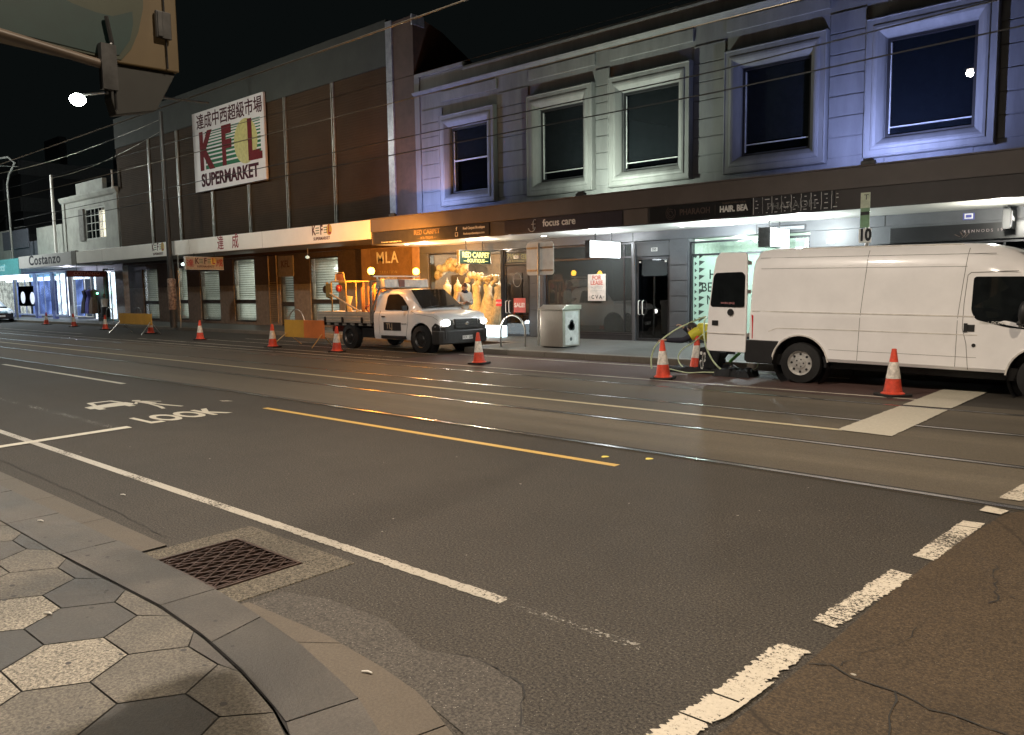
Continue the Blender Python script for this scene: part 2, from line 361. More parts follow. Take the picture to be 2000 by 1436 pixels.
sheet('road_marking', [(-9.74, 2.2), (-9.92, 4.10), (-10.08, 4.10), (-9.88, 2.2)], .008, paint_new)
sheet('road_marking', rect(-15.6, -10.1, 3.92, 4.02), .004, paint_faint)
sheet('road_marking', rect(-60, -3.0, 9.02, 9.12), .0085, paint_cream)
sheet('road_marking', rect(-62, -2.9, 12.06, 12.15), .0085, paint_w)
sheet('road_marking', rect(-14.3, -4.6, 14.12, 14.22), .0085, paint_w)
sheet('road_marking', [(-30, 12.78), (-14.8, 12.62), (-14.8, 12.70), (-30, 12.88)], .0085, paint_w)
sheet('road_marking', rect(-27.5, -14.8, 13.85, 13.93), .0085, paint_w)
sheet('road_marking', rect(-26, -14.2, 14.9, 14.98), .004, paint_w)
sheet('road_marking', rect(-60, -36, 13.0, 13.09), .0085, paint_w)
for x, y in ((-4.33, 6.27), (-3.94, 6.45)):
    struct(MB().poly([(x+.035*cos(t)*(1+.3*sin(3*t)), y+.045*sin(t), .005) for t in [i*pi/5 for i in range(10)]]).build('paint_dot', mat('dot_yellow', (.75, .62, .12), .6), recalc=False))
struct(text('road_marking', 'LOOK', .90, (-10.34, 4.93, .005), paint_new, None, .0006, 'up90', .030, sx=.44))
def icon(polys):     # polygons in (along Y, away from the kerb -X)
    m_ = MB()
    for P_ in polys: m_.poly([(-v, u, .006) for u, v in P_])
    return struct(m_.build('road_marking', paint_new, recalc=False))
icon([[(4.40, 12.02), (5.02, 12.02), (5.06, 12.16), (5.04, 12.38), (4.90, 12.44), (4.42, 12.30)],
      [(4.56, 12.34), (4.62, 12.36), (4.68, 12.66), (4.92, 12.68), (4.96, 12.42), (5.02, 12.40), (4.98, 12.76), (4.62, 12.76)],
      [(4.46, 11.86), (4.56, 11.86), (4.56, 12.018), (4.46, 12.018)], [(4.88, 11.86), (4.98, 11.86), (4.98, 12.018), (4.88, 12.018)]])
icon([[(5.14, 12.40), (5.20, 12.50), (5.28, 12.44), (5.26, 12.34), (5.18, 12.32)], [(5.15, 12.30), (5.27, 12.30), (5.31, 11.9), (5.26, 11.85), (5.17, 11.88)],
      [(5.17, 11.88), (5.21, 11.87), (5.18, 11.45), (5.12, 11.2), (5.07, 11.22), (5.13, 11.5)], [(5.22, 11.87), (5.27, 11.87), (5.33, 11.55), (5.40, 11.22), (5.35, 11.2), (5.27, 11.5)],
      [(5.15, 12.28), (5.15, 12.20), (5.06, 12.0), (5.03, 12.05)], [(5.27, 12.28), (5.28, 12.18), (5.42, 11.98), (5.43, 12.04)]])
sheet('road_marking', [(-11.35, 6.02), (-11.25, 6.10), (-11.1, 6.12), (-11.2, 6.0)], .004, paint_w)
# tyre-darkened seams and the rough patch beside the gutter
cm = mat('crack_tar', (.016, .015, .013), .8)
def crack(pts, w=.012, z=.0088, name='crack'):
    r = random.Random(int(pts[0][0]*77)); P_ = [V((*p, 0)) for p in pts]; Q = []
    for a, b in zip(P_, P_[1:]):
        n = max(2, int((b-a).length/.06))
        Q += [a.lerp(b, i/n) + V(((r.random()-.5)*.03, (r.random()-.5)*.03, 0)) for i in range(n)]
    L = []; Rr = []
    for i in range(len(Q)-1):
        t = (Q[i+1]-Q[i]).normalized(); nn = V((-t.y, t.x, 0)); ww = w*(.3+r.random())/2
        L.append((Q[i]+nn*ww)[:2]); Rr.append((Q[i]-nn*ww)[:2])
    m_ = MB()
    for i in range(len(L)-1): m_.poly([(*L[i], z), (*L[i+1], z), (*Rr[i+1], z), (*Rr[i], z)])
    return struct(m_.build('road_crack', cm, recalc=False))
crack([(-1.22, 3.30), (-1.12, 3.36), (-1.02, 3.31), (-.85, 3.29), (-.72, 3.22), (-.58, 3.24), (-.40, 3.20), (0, 3.1)], .008)
crack([(-.85, 3.29), (-.80, 3.0), (-.70, 2.7)], .008); crack([(-.83, 5.2), (-.78, 4.9), (-.73, 4.6), (-.76, 4.4)], .008)
crack([(-1.1, 3.36), (-1.06, 3.55), (-.95, 3.8), (-.93, 4.1)], .005); crack([(-.69, 4.7), (-.58, 4.62), (-.5, 4.7)], .006)
crack([(-14, 2.42), (-9, 2.44), (-6.5, 2.40), (-5.1, 2.33)], .008, .0045); crack([(-7.6, 3.9), (-6.8, 4.4), (-6.1, 4.9)], .006, .0045)
sheet('rough_patch', [(-3.72, 2.08), (-3.05, 2.12), (-2.37, 2.04), (-1.98, 1.95), (-1.5, 1.66), (-1.2, 1.3), (-1.14, 1.7), (-1.35, 2.02), (-1.62, 2.20), (-1.85, 2.14), (-2.05, 2.36), (-2.35, 2.42), (-2.62, 2.32), (-3.0, 2.42), (-3.45, 2.40), (-3.74, 2.30)], .004, coarse)
crack([(-1.35, 2.02), (-1.62, 2.20), (-1.85, 2.14), (-2.05, 2.36), (-2.35, 2.42), (-2.6, 2.32)], .008, .0045)
# ---- near footpath
def interp(T, x):
    for (a, ya), (b, yb) in zip(T, T[1:]):
        if x <= b: return ya + (yb-ya)*(x-a)/(b-a)
    return T[-1][1]
INN = [(-80, 1.61), (-4.78, 1.625), (-3.79, 1.65), (-3.29, 1.62), (-2.86, 1.56), (-2.51, 1.49), (-2.29, 1.42), (-2.05, 1.30), (-1.85, 1.15), (-1.70, .95), (-1.62, .7), (-1.58, .3), (-1.56, -6)]
OUT = [(-80, 1.93), (-4.61, 1.96), (-3.75, 1.93), (-3.38, 1.91), (-2.85, 1.84), (-2.33, 1.73), (-2.08, 1.64), (-1.80, 1.50), (-1.55, 1.30), (-1.38, 1.05), (-1.30, .75), (-1.26, .3), (-1.24, -6)]
GUT = [(-80, 2.25), (-5.02, 2.26), (-3.76, 2.09), (-3.06, 2.115), (-2.37, 2.04), (-1.99, 1.95), (-1.62, 1.72), (-1.32, 1.42), (-1.14, 1.1), (-1.06, .78), (-1.02, .3), (-1.0, -6)]
p = MB(); pts = [(-80, -6)] + INN
p.poly([(x, y-.012, .110) for x, y in [(-80, -6)] + INN[:-1] + [(-1.56, -6)]])
RX, HY = .2565, .2025
colr = {(0, 0): 2, (-1, 0): 1, (-2, 0): 2, (2, 0): 1, (0, -1): 2, (1, 0): 0, (1, -1): 0, (-1, -1): 1, (2, 1): 0, (0, 1): 0, (-2, 1): 1, (3, 0): 0, (4, 0): 2}
for i in range(-60, 8):
    for j in range(-9, 4):
        cx = -3.505 + .385*i; cy = 1.118 + .405*j + (.2025 if i % 2 else 0)
        if cy-HY > interp(INN, cx)-.03 or cx > -1.7: continue
        P_ = []
        for k in range(6):
            x = cx + (RX-.005)*cos(k*pi/3); y = cy + (HY-.004)*(sin(k*pi/3)/sin(pi/3)); P_.append((x, min(y, interp(INN, x)-.014)))
        cc = colr.get((i, j), random.choice((0, 0, 1, 1, 2, 3)))
        p.use(1+cc).poly([(x, y, .118) for x, y in P_])
struct(p.build('footpath', [joint, grey_pav, blue2, granite, blue1], recalc=False))
kb = MB()
def strip(mb, A, B, z0, z1, cuts, gap=.006, side=True):
    """stones between polyline A (inner) and B (outer), cut at the listed fractions"""
    def along(P_, t):
        L = [0]
        for a, b in zip(P_, P_[1:]): L.append(L[-1] + math.hypot(b[0]-a[0], b[1]-a[1]))
        d = t*L[-1]
        for i in range(len(P_)-1):
            if d <= L[i+1] or i == len(P_)-2:
                f_ = (d-L[i])/(L[i+1]-L[i]); return (P_[i][0]+(P_[i+1][0]-P_[i][0])*f_, P_[i][1]+(P_[i+1][1]-P_[i][1])*f_)
    for a, b in zip(cuts, cuts[1:]):
        n = 5; e = gap/10
        ts = [a+e*.05 + (b-a-e*.1)*k/n for k in range(n+1)]
        I = [along(A, t) for t in ts]; O = [along(B, t) for t in ts]
        for k in range(n):
            mb.poly([(*I[k], z1), (*I[k+1], z1), (*O[k+1], z1), (*O[k], z1)])
            if side: mb.poly([(*O[k], z1), (*O[k+1], z1), (*O[k+1], z0), (*O[k], z0)])
def seg_strip(mb, A, B, z0, z1, xs_, matcycle=(0,), gap=.008):
    # A and B are tables x->y with matching parameter order; stones cut along index parameter
    n = len(A)-1
    for a, b in zip(xs_, xs_[1:]):
        q = max(1, int((b-a)*4)); mb.use(random.choice(matcycle))
        def at(T, s_): i = min(int(s_), n-1); f_ = s_-i; return (T[i][0]+(T[i+1][0]-T[i][0])*f_, T[i][1]+(T[i+1][1]-T[i][1])*f_)
        ss = [a+(b-a)*k/q for k in range(q+1)]
        L = [(V((*at(A, s_), 0)), V((*at(B, s_), 0))) for s_ in ss]
        d0 = (L[1][0]-L[0][0]).normalized()*gap/2; d1 = (L[-1][0]-L[-2][0]).normalized()*gap/2
        L[0] = (L[0][0]+d0, L[0][1]+d0); L[-1] = (L[-1][0]-d1, L[-1][1]-d1)
        for (i0, o0), (i1, o1) in zip(L, L[1:]):
            mb.poly([(i0.x, i0.y, z1), (i1.x, i1.y, z1), (o1.x, o1.y, z1), (o0.x, o0.y, z1)])
            mb.poly([(o0.x, o0.y, z1), (o1.x, o1.y, z1), (o1.x, o1.y, z0), (o0.x, o0.y, z0)])
joints_x = [-20-1.05*i for i in range(20)][::-1] + [-19, -18, -17, -16, -15, -14, -13, -12, -11, -10, -9, -8, -7, -6.0, -5.02]
AI = [(-5.02, 1.62), (-3.79, 1.65), (-3.29, 1.62), (-2.86, 1.56), (-2.40, 1.465), (-2.05, 1.30), (-1.80, 1.10), (-1.66, .8), (-1.58, .3), (-1.56, -1), (-1.56, -3), (-1.56, -6)]
AO = [(-5.02, 1.95), (-3.78, 1.93), (-3.38, 1.905), (-2.87, 1.845), (-2.34, 1.735), (-1.85, 1.54), (-1.50, 1.24), (-1.33, .85), (-1.26, .3), (-1.24, -1), (-1.24, -3), (-1.24, -6)]
st = [(joints_x[i], 1.61) for i in range(len(joints_x))]
seg_strip(kb, [(x, 1.615) for x in joints_x], [(x, 1.94) for x in joints_x], -.02, .122, list(range(len(joints_x))), (0, 0, 1))
seg_strip(kb, AI, AO, -.02, .122, [0, 1, 2.2, 4.05, 5.6, 7, 8, 9, 10, 11], (0, 0, 1))
struct(kb.build('kerb', [blue1, blue2], recalc=False))
struct(MB().poly([(x, y+.012, .1215-.006) for x, y in INN] + [(x, y-.004, .1215-.006) for x, y in reversed(INN)]).build('kerb_joint', joint, recalc=False))
gt = MB()
GI = [(x, y-.01) for x, y in AO]; GO = [(-5.02, 2.26), (-3.74, 2.09), (-3.06, 2.115), (-2.62, 2.08), (-2.30, 2.03), (-1.72, 1.80), (-1.27, 1.40), (-1.10, .9), (-1.02, .3), (-1.0, -1), (-1.0, -3), (-1.0, -6)]
seg_strip(gt, [(x, 1.93) for x in joints_x], [(x, 2.25) for x in joints_x], 0, .012, list(range(len(joints_x))))
seg_strip(gt, GI, GO, 0, .012, [1, 2.25, 4.4, 6.2, 8, 10, 11])
struct(gt.build('gutter', gutter_m, recalc=False))
# ---- drain grate in its concrete collar
t = thing('drain_grate', 'rusty iron drain grate with diamond bars set in a concrete collar beside the kerb', 'drain grate', (-4.42, 2.35, 0))
c = MB()
for x0, x1, y0, y1 in ((-5.0, HX0, 1.95, 2.84), (HX1, -3.80, 1.95, 2.84), (HX0, HX1, 1.95, HY0), (HX0, HX1, HY1, 2.84)): c.box(x0, x1, y0, y1, -.3, .0065)
c.build('concrete_collar', conc_box, t, bevel=.006)
c = MB()
c.box(HX0, HX1, HY0, HY1, -.62, -.58)
c.build('pit_floor', joint, t)
rust = mat('rusty_iron', (.085, .055, .045), .5, .6, .35, 30)
c = MB()
c.box(HX0+.004, HX1-.004, HY0+.004, HY0+.024, -.03, .012).box(HX0+.004, HX1-.004, HY1-.024, HY1-.004, -.03, .012)
c.box(HX0+.004, HX0+.022, HY0+.024, HY1-.024, -.03, .012).box(HX1-.022, HX1-.004, HY0+.024, HY1-.024, -.03, .012)
c.build('frame', rust, t)
c = MB(); n = 13; xa, xb, ya, yb = HX0+.024, HX1-.024, HY0+.026, HY1-.026
for i in range(n):
    x = xa + (xb-xa)*(i+.5)/n; c.box(x-.006, x+.006, ya, yb, -.035, .006)
for s_ in (1, -1):
    for i in range(-4, 9):
        P_ = []
        for k in range(15):
            f_ = k/14; x = xa + (xb-xa)*(i/6 + f_*.62*s_ + (0 if s_ > 0 else .62)); y = ya+(yb-ya)*f_
            if xa+.01 < x < xb-.01: P_.append((x, y, .006))
        if len(P_) > 2: c.tube(P_, .0055, 4)
c.build('bars', rust, t)
# ---- litter and gum on the near ground
lw = mat('litter_white', (.70, .68, .62), .6)
for k, (x, y, z, lb) in enumerate(((-6.62, 2.63, .001, 'small white scrap of paper on the asphalt left of the drain grate'), (-5.86, 1.78, .123, 'white cigarette end on the kerb stones above the drain grate'), (-4.11, 1.25, .119, 'small white stub lying on the dark hexagon paver'), (-2.62, 2.0, .013, 'white scrap lying on the gutter stones at the kerb bend'))):
    tag(MB().tube([(x-.022, y-.01, z+.006), (x, y+.004, z+.007), (x+.024, y+.008, z+.006)], [.004, .006, .004], 6).build('litter', lw, smooth=60), lb, 'litter', 'litter on the near ground')
# ---- far footpath and kerb
KF = 14.70
fp = MB()
for x0, x1, y0 in ((-160, -14.6, 16.96), (-14.6, 60, KF+.28)):
    fp.poly([(x0, y0, .13), (x1, y0, .13), (x1, 23, .13), (x0, 23, .13)])
struct(fp.build('far_footpath', foot_far, recalc=False))
kerb_far = road_mat('kerb_far', (.16, .14, .115), .12, rough=.55, speck=.03, patch=.2)
fk = MB(); r = random.Random(3)
x = -14.3
while x < 40: L = 1.2; fk.box(x+.004, x+L-.004, KF, KF+.285, -.05, .134); x += L
fk.prism([(-14.304, KF, -.05), (-14.304, KF+.285, -.05), (-14.62, KF+.60, -.05), (-14.9, KF+.55, -.05), (-14.75, KF+.12, -.05)], (0, 0, .184))
fk.box(-14.9, -14.6, KF+.56, 17.2, -.05, .134)
x = -160
while x < -15: fk.box(x+.004, x+1.2-.004, 16.9, 17.18, -.05, .134); x += 1.2
struct(fk.build('far_kerb', kerb_far, bevel=.012))
# ================================================================ BUILDINGS ACROSS THE STREET
YW = 19.2; YA = 17.0
render_g = mat('grey_render', (.16, .16, .158), .75, var=.14, scale=1.1, bump=.15, bscale=60, stretch=(2.2, 2.2, .45))
mould = mat('window_mould', (.185, .185, .18), .6, var=.12, scale=1.6, stretch=(2, 2, .5))
fascia_br = mat('fascia_brown', (.115, .095, .085), .45, var=.08, scale=1.5)
sign_blk = mat('sign_black', (.012, .012, .013), .35)
sign_dk = mat('sign_dark', (.035, .033, .036), .35)
soff = mat('soffit_white', (.62, .62, .58), .6, var=.05, scale=2)
dark_in = mat('interior_dark', (.03, .03, .032), .8)
tile_g = mat('wall_tile_grey', (.075, .078, .085), .45, var=.1, scale=2)
alu = mat('dark_aluminium', (.035, .036, .04), .35, .4, .1)
wl = mat('white_letters', (.75, .74, .70), .5)
# ---------- grey two-storey terrace with five framed windows
B = thing('shop_building', 'long grey rendered two-storey shop building with five deeply framed upper windows', 'building', (-11, YW, .13))
w = MB(); XL, XR = -21.28, 3.0
WIN = [(-19.52, -17.80), (-15.62, -13.96), (-12.60, -10.82), (-9.05, -7.30), (-5.62, -3.84), (-2.1, -.3), (1.0, 2.7)]
Z0, Z1 = 4.92, 7.10
xs_ = [XL] + [v for a in WIN for v in a] + [XR]
for i in range(0, len(xs_), 2): w.box(xs_[i], xs_[i+1], YW, YW+.3, 3.3, 9.05)
for a, b in WIN: w.box(a, b, YW, YW+.3, 3.3, Z0).box(a, b, YW, YW+.3, Z1, 9.05)
w.box(XL, XR, YW+.3, 34, 3.3, 8.9)
# rusticated courses between the windows, pilaster-free, grooves 20 mm
cx_ = [(XL+.32, -19.92)] + [(WIN[i][1]+.43, WIN[i+1][0]-.45) for i in range(6)]
for a, b in cx_:
    z = 4.62
    while z < 7.6: w.box(a, b, YW-.035, YW-.001, z, z+.445); z += .47
w.box(XL+.002, XL+.26, YW-.06, YW-.001, 4.4, 9.05)
w.build('wall', render_g, B, bevel=.008)
w = MB()
w.prism([(XL, YW-.001, 8.40), (XL, YW-.16, 8.47), (XL, YW-.20, 8.53), (XL, YW-.08, 8.56), (XL, YW-.001, 8.56)], (XR-XL, 0, 0))
w.box(XL, -18.9, YW-.05, YW+.34, 9.052, 9.20).box(-18.898, XR, YW-.03, YW+.32, 8.90, 8.99)
for a, b in WIN: w.box(a-.42, b+.42, YW-.06, YW-.001, 8.04, 8.36)
w.build('cornice', mould, B, bevel=.01)
blind = mat('roller_blind', (.20, .205, .19), .8, var=.1)
frame_dk = mat('window_frame_dark', (.02, .02, .022), .4)
sash = mat('sash_light', (.45, .46, .45), .45)
room = mat('room_dark', (.012, .013, .016), .9)
for i, (a, b) in enumerate(WIN):
    m_ = MB(); P_ = [(0, -.001), (0, -.19), (.02, -.215), (.035, -.215), (.045, -.20), (.15, -.20), (.17, -.225), (.22, -.235), (.27, -.22), (.34, -.15), (.38, -.10), (.40, -.06), (.40, -.001)]
    ox0, ox1, oz0, oz1 = a-.41, b+.41, Z0-.42, Z1+.45
    rings = []
    for d, y in P_:
        s_ = 1 if d <= .40 else 1
        rings.append([(ox0+d, YW+y, oz0+d*1.03), (ox1-d, YW+y, oz0+d*1.03), (ox1-d, YW+y, oz1-d*1.1), (ox0+d, YW+y, oz1-d*1.1)])
    for r0, r1 in zip(rings, rings[1:]):
        for k in range(4): m_.poly([r0[k], r0[(k+1) % 4], r1[(k+1) % 4], r1[k]])
    f_ = m_.build('window_surround', mould, B, smooth=28)
    q = MB(); framebox(q, a+.003, b-.003, Z0+.003, Z1-.003, YW+.03, YW+.12, .06)
    q.use(1).box(a+.063, a+.085, YW+.05, YW+.09, Z0+.1, Z1-.1)
    if i in (0,): q.box(a+.085, b-.063, YW+.05, YW+.09, (Z0+Z1)/2-.02, (Z0+Z1)/2+.02)
    else: q.box(a+.085, b-.063, YW+.05, YW+.085, Z0+.22+.05*(i % 2), Z0+.245+.05*(i % 2))
    wf = q.build('window', [frame_dk, sash], B)
    MB().box(a+.06, b-.06, YW+.10, YW+.106, Z0+.06, Z1-.06).build('pane', pane_dark, wf)
    MB().box(a+.06, b-.06, YW+.17, YW+.18, Z0+(.35 if i in (1, 2, 3, 5) else 1.1)-(.1 if i == 2 else 0), Z1-.06).build('blind', blind, wf) if i not in (4,) else MB().box(a+.06, b-.06, YW+.17, YW+.18, Z0+.06, Z1-.06).build('blind', mat('blind_sky_reflection', (.10, .115, .125), .8, var=.08), wf)  # fifth window's blind is coloured blue-grey to stand for reflected sky
    MB().box(a+.02, b-.02, YW+.28, YW+.29, Z0, Z1).build('room_back', room, wf)
# awning of this building
aw = MB()
aw.use(0).box(-21.26, XR, YA, YA+.10, 3.62, 4.04).use(1).box(-21.26, XR, YA+.03, YA+.13, 3.20, 3.618)
aw.use(0).prism([(XL+.02, YA+.102, 3.98), (XL+.02, YW-.001, 4.30), (XL+.02, YW-.001, 4.36), (XL+.02, YA+.102, 4.04)], (XR-XL-.02, 0, 0))
aw.use(0).box(-21.27, XR, YA-.02, YA+.12, 4.042, 4.075)
A = aw.build('awning', [fascia_br, mat('fascia_lower', (.060, .050, .047), .45, var=.1, scale=2)], B, bevel=.006)
MB().use(0).box(-21.24, XR, YA+.131, YW-.001, 3.205, 3.26).build('soffit', soff, A)
for x in (-10.80, -5.9, -21.2): MB().box(x-.35 if x == -10.80 else x-.01, x+.35 if x == -10.80 else x+.01, YA+.012, YA+.028, 3.22, 3.60).build('joint_strip', fascia_br, A)
dl = emis('downlight', (1, .97, .88), 14)
dlp = [(-20.3, 17.75), (-16.9, 17.75), (-12.7, 18.3), (-8.0, 18.3), (-3.03, 17.6), (-14.8, 18.3), (-10.2, 18.3), (-5.6, 18.0)]
for x, y in dlp:
    MB().lathe([(.001, 3.198), (.07, 3.198), (.085, 3.204)], (x, y, 0), 14).build('downlight', dl, A)
for x, y, e, c in ((-19.6, 17.9, 26, (1, .86, .62)), (-16.9, 17.9, 26, (1, .86, .66)), (-12.9, 18.1, 66, (.90, .97, 1)), (-9.2, 18.1, 120, (.86, .97, 1)), (-7.0, 17.9, 120, (.9, 1, 1)), (-3.03, 17.7, 60, (1, .97, .86))):
    lamp('awning_light', 'POINT', (x, y, 2.90), e*2.2, c, .06)
# sign boards on the fascia
def board(name, x0, x1, z0, z1, m, label, cat='sign', y=YA+.0, d=.028):
    return thing(name, label, cat, ((x0+x1)/2, y, z0)), MB().box(x0, x1, y, y+d, z0, z1)
t, m_ = board('fascia_sign', -21.05, -15.80, 3.225, 3.60, sign_blk, 'long black boutique fascia sign with faint red carpet lettering, above the ute'); m_.build('board', sign_dk, t, bevel=.004)
gold = mat('faded_gold', (.16, .11, .075), .5)
text('lettering', 'RED CARPET', .21, (-18.48, YA-.003, 3.48), gold, t, .003, bold=.004); text('lettering', '— BOUTIQUE —', .12, (-18.48, YA-.003, 3.30), gold, t, .003)
text('lettering', 'Red Carpet Boutique', .105, (-16.42, YA-.003, 3.49), wl, t, .003, bold=.002); text('lettering', 'Redcarpetboutique.com', .09, (-16.42, YA-.003, 3.33), wl, t, .003, bold=.001)
text('lettering', 'f', .15, (-17.15, YA-.003, 3.49), wl, t, .003, bold=.004)
q = MB(); framebox(q, -17.21, -17.09, 3.27, 3.39, YA-.006, YA-.001, .014); q.build('emblem', wl, t)
text('lettering', 'Formal wear | bridal styling for hire', .07, (-20.2, YA-.003, 3.26), wl, t, .002)
t, m_ = board('fascia_sign', -15.2, -11.2, 3.225, 3.60, sign_dk, 'dark purple-grey fascia sign reading focus care in white'); m_.build('board', mat('sign_plum', (.040, .034, .045), .35), t, bevel=.004)
text('lettering', 'focus care', .27, (-13.22, YA-.003, 3.44), wl, t, .003, bold=.006)
q = MB().tube([(-14.17+.12*cos(a), YA-.008, 3.36+.12*sin(a)) for a in [pi+.2+i*(pi-.2)/8 for i in range(9)]], .014, 6)
q.tube([(-14.12, YA-.008, 3.30), (-14.12, YA-.008, 3.50), (-14.08, YA-.008, 3.56), (-14.02, YA-.008, 3.55)], .013, 6).tube([(-14.18, YA-.008, 3.44), (-14.04, YA-.008, 3.44)], .012, 6); q.build('emblem', mat('emblem_grey', (.4, .4, .38), .5), t)
t, m_ = board('fascia_sign', -10.40, -7.75, 3.225, 3.60, sign_blk, 'black hairdresser fascia sign with dark Pharaoh logo and white HAIR. BEA lettering'); m_.build('board', sign_blk, t, bevel=.004)
dimred = mat('dim_bronze', (.085, .055, .045), .5)
text('lettering', 'PHARAOH', .20, (-9.16, YA-.003, 3.42), dimred, t, .003, sx=.85, bold=.003); text('lettering', 'HAIR. BEA', .19, (-8.18, YA-.003, 3.41), wl, t, .003, bold=.008, sx=.80)
text('lettering', 'TRANSFORMING YOUR', .055, (-8.18, YA-.003, 3.545), gold, t, .002)
q = MB()
for k in range(3): q.tube([(-9.80+(.05+.04*k)*cos(a), YA-.007, 3.42+(.05+.04*k)*sin(a)*1.15) for a in [i*pi/7+k for i in range(12)]], .008, 5)
q.box(-8.64, -8.632, YA-.006, YA-.001, 3.30, 3.54); q.build('emblem', dimred, t)
t, m_ = board('light_string_sign', -7.74, -5.93, 3.225, 3.61, sign_blk, 'black sign board covered by a dangling curtain of tiny unlit string lights'); m_.build('board', sign_dk, t)
r = random.Random(5); q = MB()
for k in range(9):
    x = -7.70+.215*k; q.tube([(x+.012*(r.random()-.5), YA-.012, 3.24+.37*j/6) for j in range(7)], .006 if k in (0, 2, 4, 5, 6, 8, 7) else .003, 4)
    for j in range(4): z = 3.25+.09*j+.03*r.random(); q.box(x+.03+.1*r.random(), x+.06+.1*r.random(), YA-.014, YA-.006, z, z+.018)
q.build('string_lights', wl, t); text('lettering', 'PHARAOH', .22, (-6.85, YA-.003, 3.38), mat('neon_off', (.22, .22, .21), .4), t, .002, sx=1.05)
# ---------- ground floor under that awning
G_ = MB()
def wallseg(x0, x1, z0, z1, y0=YW, y1=YW+.3): G_.box(x0, x1, y0, y1, z0, z1)
G_.use(0); wallseg(-21.28, XR, 2.95, 3.30)
wallseg(-21.28, -20.85, .1, 2.948); wallseg(-16.12, -15.52, .1, 2.948); wallseg(-12.30, -12.20, .1, 2.948); wallseg(-11.10, -10.52, .1, 2.948)
z = .15
while z < 2.4:                         # coursed piers beside the doors
    G_.box(-11.06, -10.56, YW-.03, YW-.001, z, z+.40); G_.box(-16.08, -15.56, YW-.03, YW-.001, z, z+.40); z += .42
wallseg(-7.25, XR, 2.55, 2.948); wallseg(-6.2, -5.7, .1, 2.55); wallseg(1.5, XR, .1, 2.55)
G_.box(-12.2, -11.1, YW-.02, YW, 2.88, 2.93)
G_.build('shopfront_wall', tile_g, B, bevel=.006)
q = MB()
for x in (-12.28, -8.6, -5.55): q.box(x-.01, x+.01, YW-.004, YW-.001, 2.955, 3.20)
q.build('panel_joint', joint, B)
# shop interiors
def room_box(name, x0, x1, y1, z1, m, floor=None):
    q = MB(); y0 = YW+.31
    q.poly([(x0, y1, .13), (x1, y1, .13), (x1, y1, z1), (x0, y1, z1)]).poly([(x0, y0, .13), (x0, y1, .13), (x0, y1, z1), (x0, y0, z1)]).poly([(x1, y0, .13), (x1, y1, .13), (x1, y1, z1), (x1, y0, z1)])
    q.poly([(x0, y0, z1), (x1, y0, z1), (x1, y1, z1), (x0, y1, z1)]).poly([(x0, y0, .135), (x1, y0, .135), (x1, y1, .135), (x0, y1, .135)])
    return q.build(name, m, B, recalc=False)
warm_wall = mat('boutique_wall', (.16, .12, .09), .7)
room_box('boutique_room', -20.84, -16.14, 21.6, 2.94, warm_wall)
room_box('empty_shop_room', -15.5, -12.32, 23, 2.94, mat('room_grey', (.20, .20, .19), .8))
room_box('lobby_room', -12.18, -11.12, 22, 2.94, dark_in)
room_box('salon_room', -10.5, -6.22, 21, 2.94, mat('salon_wall', (.45, .5, .46), .7))
room_box('dark_shop_room', -5.7, 1.5, 23, 2.54, dark_in)
lamp('boutique_lamp', 'POINT', (-19.6, 20.1, 2.6), 170, (1, .84, .66), .08); lamp('boutique_lamp', 'POINT', (-17.8, 20.0, 2.6), 160, (1, .84, .66), .08)
lamp('salon_lamp', 'POINT', (-9.4, 20.0, 2.7), 70, (.85, 1, .92), .08); lamp('salon_lamp', 'POINT', (-7.3, 20.0, 2.7), 60, (.85, 1, .92), .08)
def window(name, x0, x1, z0, z1, gl=pane, mull=(), y=YW+.06, t_=.05, fm=alu, parent=None, trans=None):
    q = MB(); framebox(q, x0, x1, z0, z1, y, y+.07, t_)
    for x in mull: q.box(x-.02, x+.02, y+.005, y+.065, z0+t_, z1-t_)
    if trans: q.box(x0+t_, x1-t_, y+.006, y+.064, trans-.025, trans+.025)
    f_ = q.build(name, fm, parent or B, bevel=.004)
    MB().box(x0+t_, x1-t_, y+.03, y+.036, z0+t_, z1-t_).build('pane', gl, f_)
    return f_
window('shop_window', -20.84, -17.36, .35, 2.94, pane, (), YW+.05)
MB().box(-20.84, -17.36, YW+.04, YW+.28, .13, .348).build('stall_riser', tile_g, B)
def door(name, x0, x1, z1, y=YW+.05, gl=pane_dark, leaf=None):
    q = MB(); t_ = .07; framebox(q, x0, x1, .135, z1, y, y+.06, t_)
    f_ = q.build(name, leaf or alu, B, bevel=.004); MB().box(x0+t_, x1-t_, y+.025, y+.031, .135+t_, z1-t_).build('pane', gl, f_)
    return f_
MB().box(-17.358, -17.26, YW+.02, YW+.14, .13, 2.94).build('door_frame', alu, B)
d = door('door', -17.255, -16.14, 2.46)
def pull(f_, x, y=YW, m=None):
    MB().tube([(x, y+.05, 1.28), (x, y-.02, 1.26), (x, y-.025, 1.1), (x, y-.02, .90), (x, y+.05, .88)], .014, 6).build('handle', m or trimw, f_, smooth=50)
pull(d, -17.14); pull(d, -17.0)
window('transom', -17.255, -16.14, 2.47, 2.94, pane_dark)
window('shop_window', -15.51, -12.32, .30, 2.94, pane_hazy, (-12.62,), trans=2.52)
MB().box(-15.51, -12.32, YW+.05, YW+.20, .13, .298).build('stall_riser', alu, B)
d = door('door', -12.19, -11.11, 2.50); pull(d, -12.08); pull(d, -11.95)
q = MB(); q.box(-12.10, -12.04, YW+.045, YW+.049, 2.34, 2.39).box(-11.27, -11.21, YW+.045, YW+.049, 2.34, 2.39); q.build('door_closer_label', wl, d)
q = MB().box(-12.19, -11.11, YW+.04, YW+.12, 2.52, 2.90); q.build('transom_panel', tile_g, B)
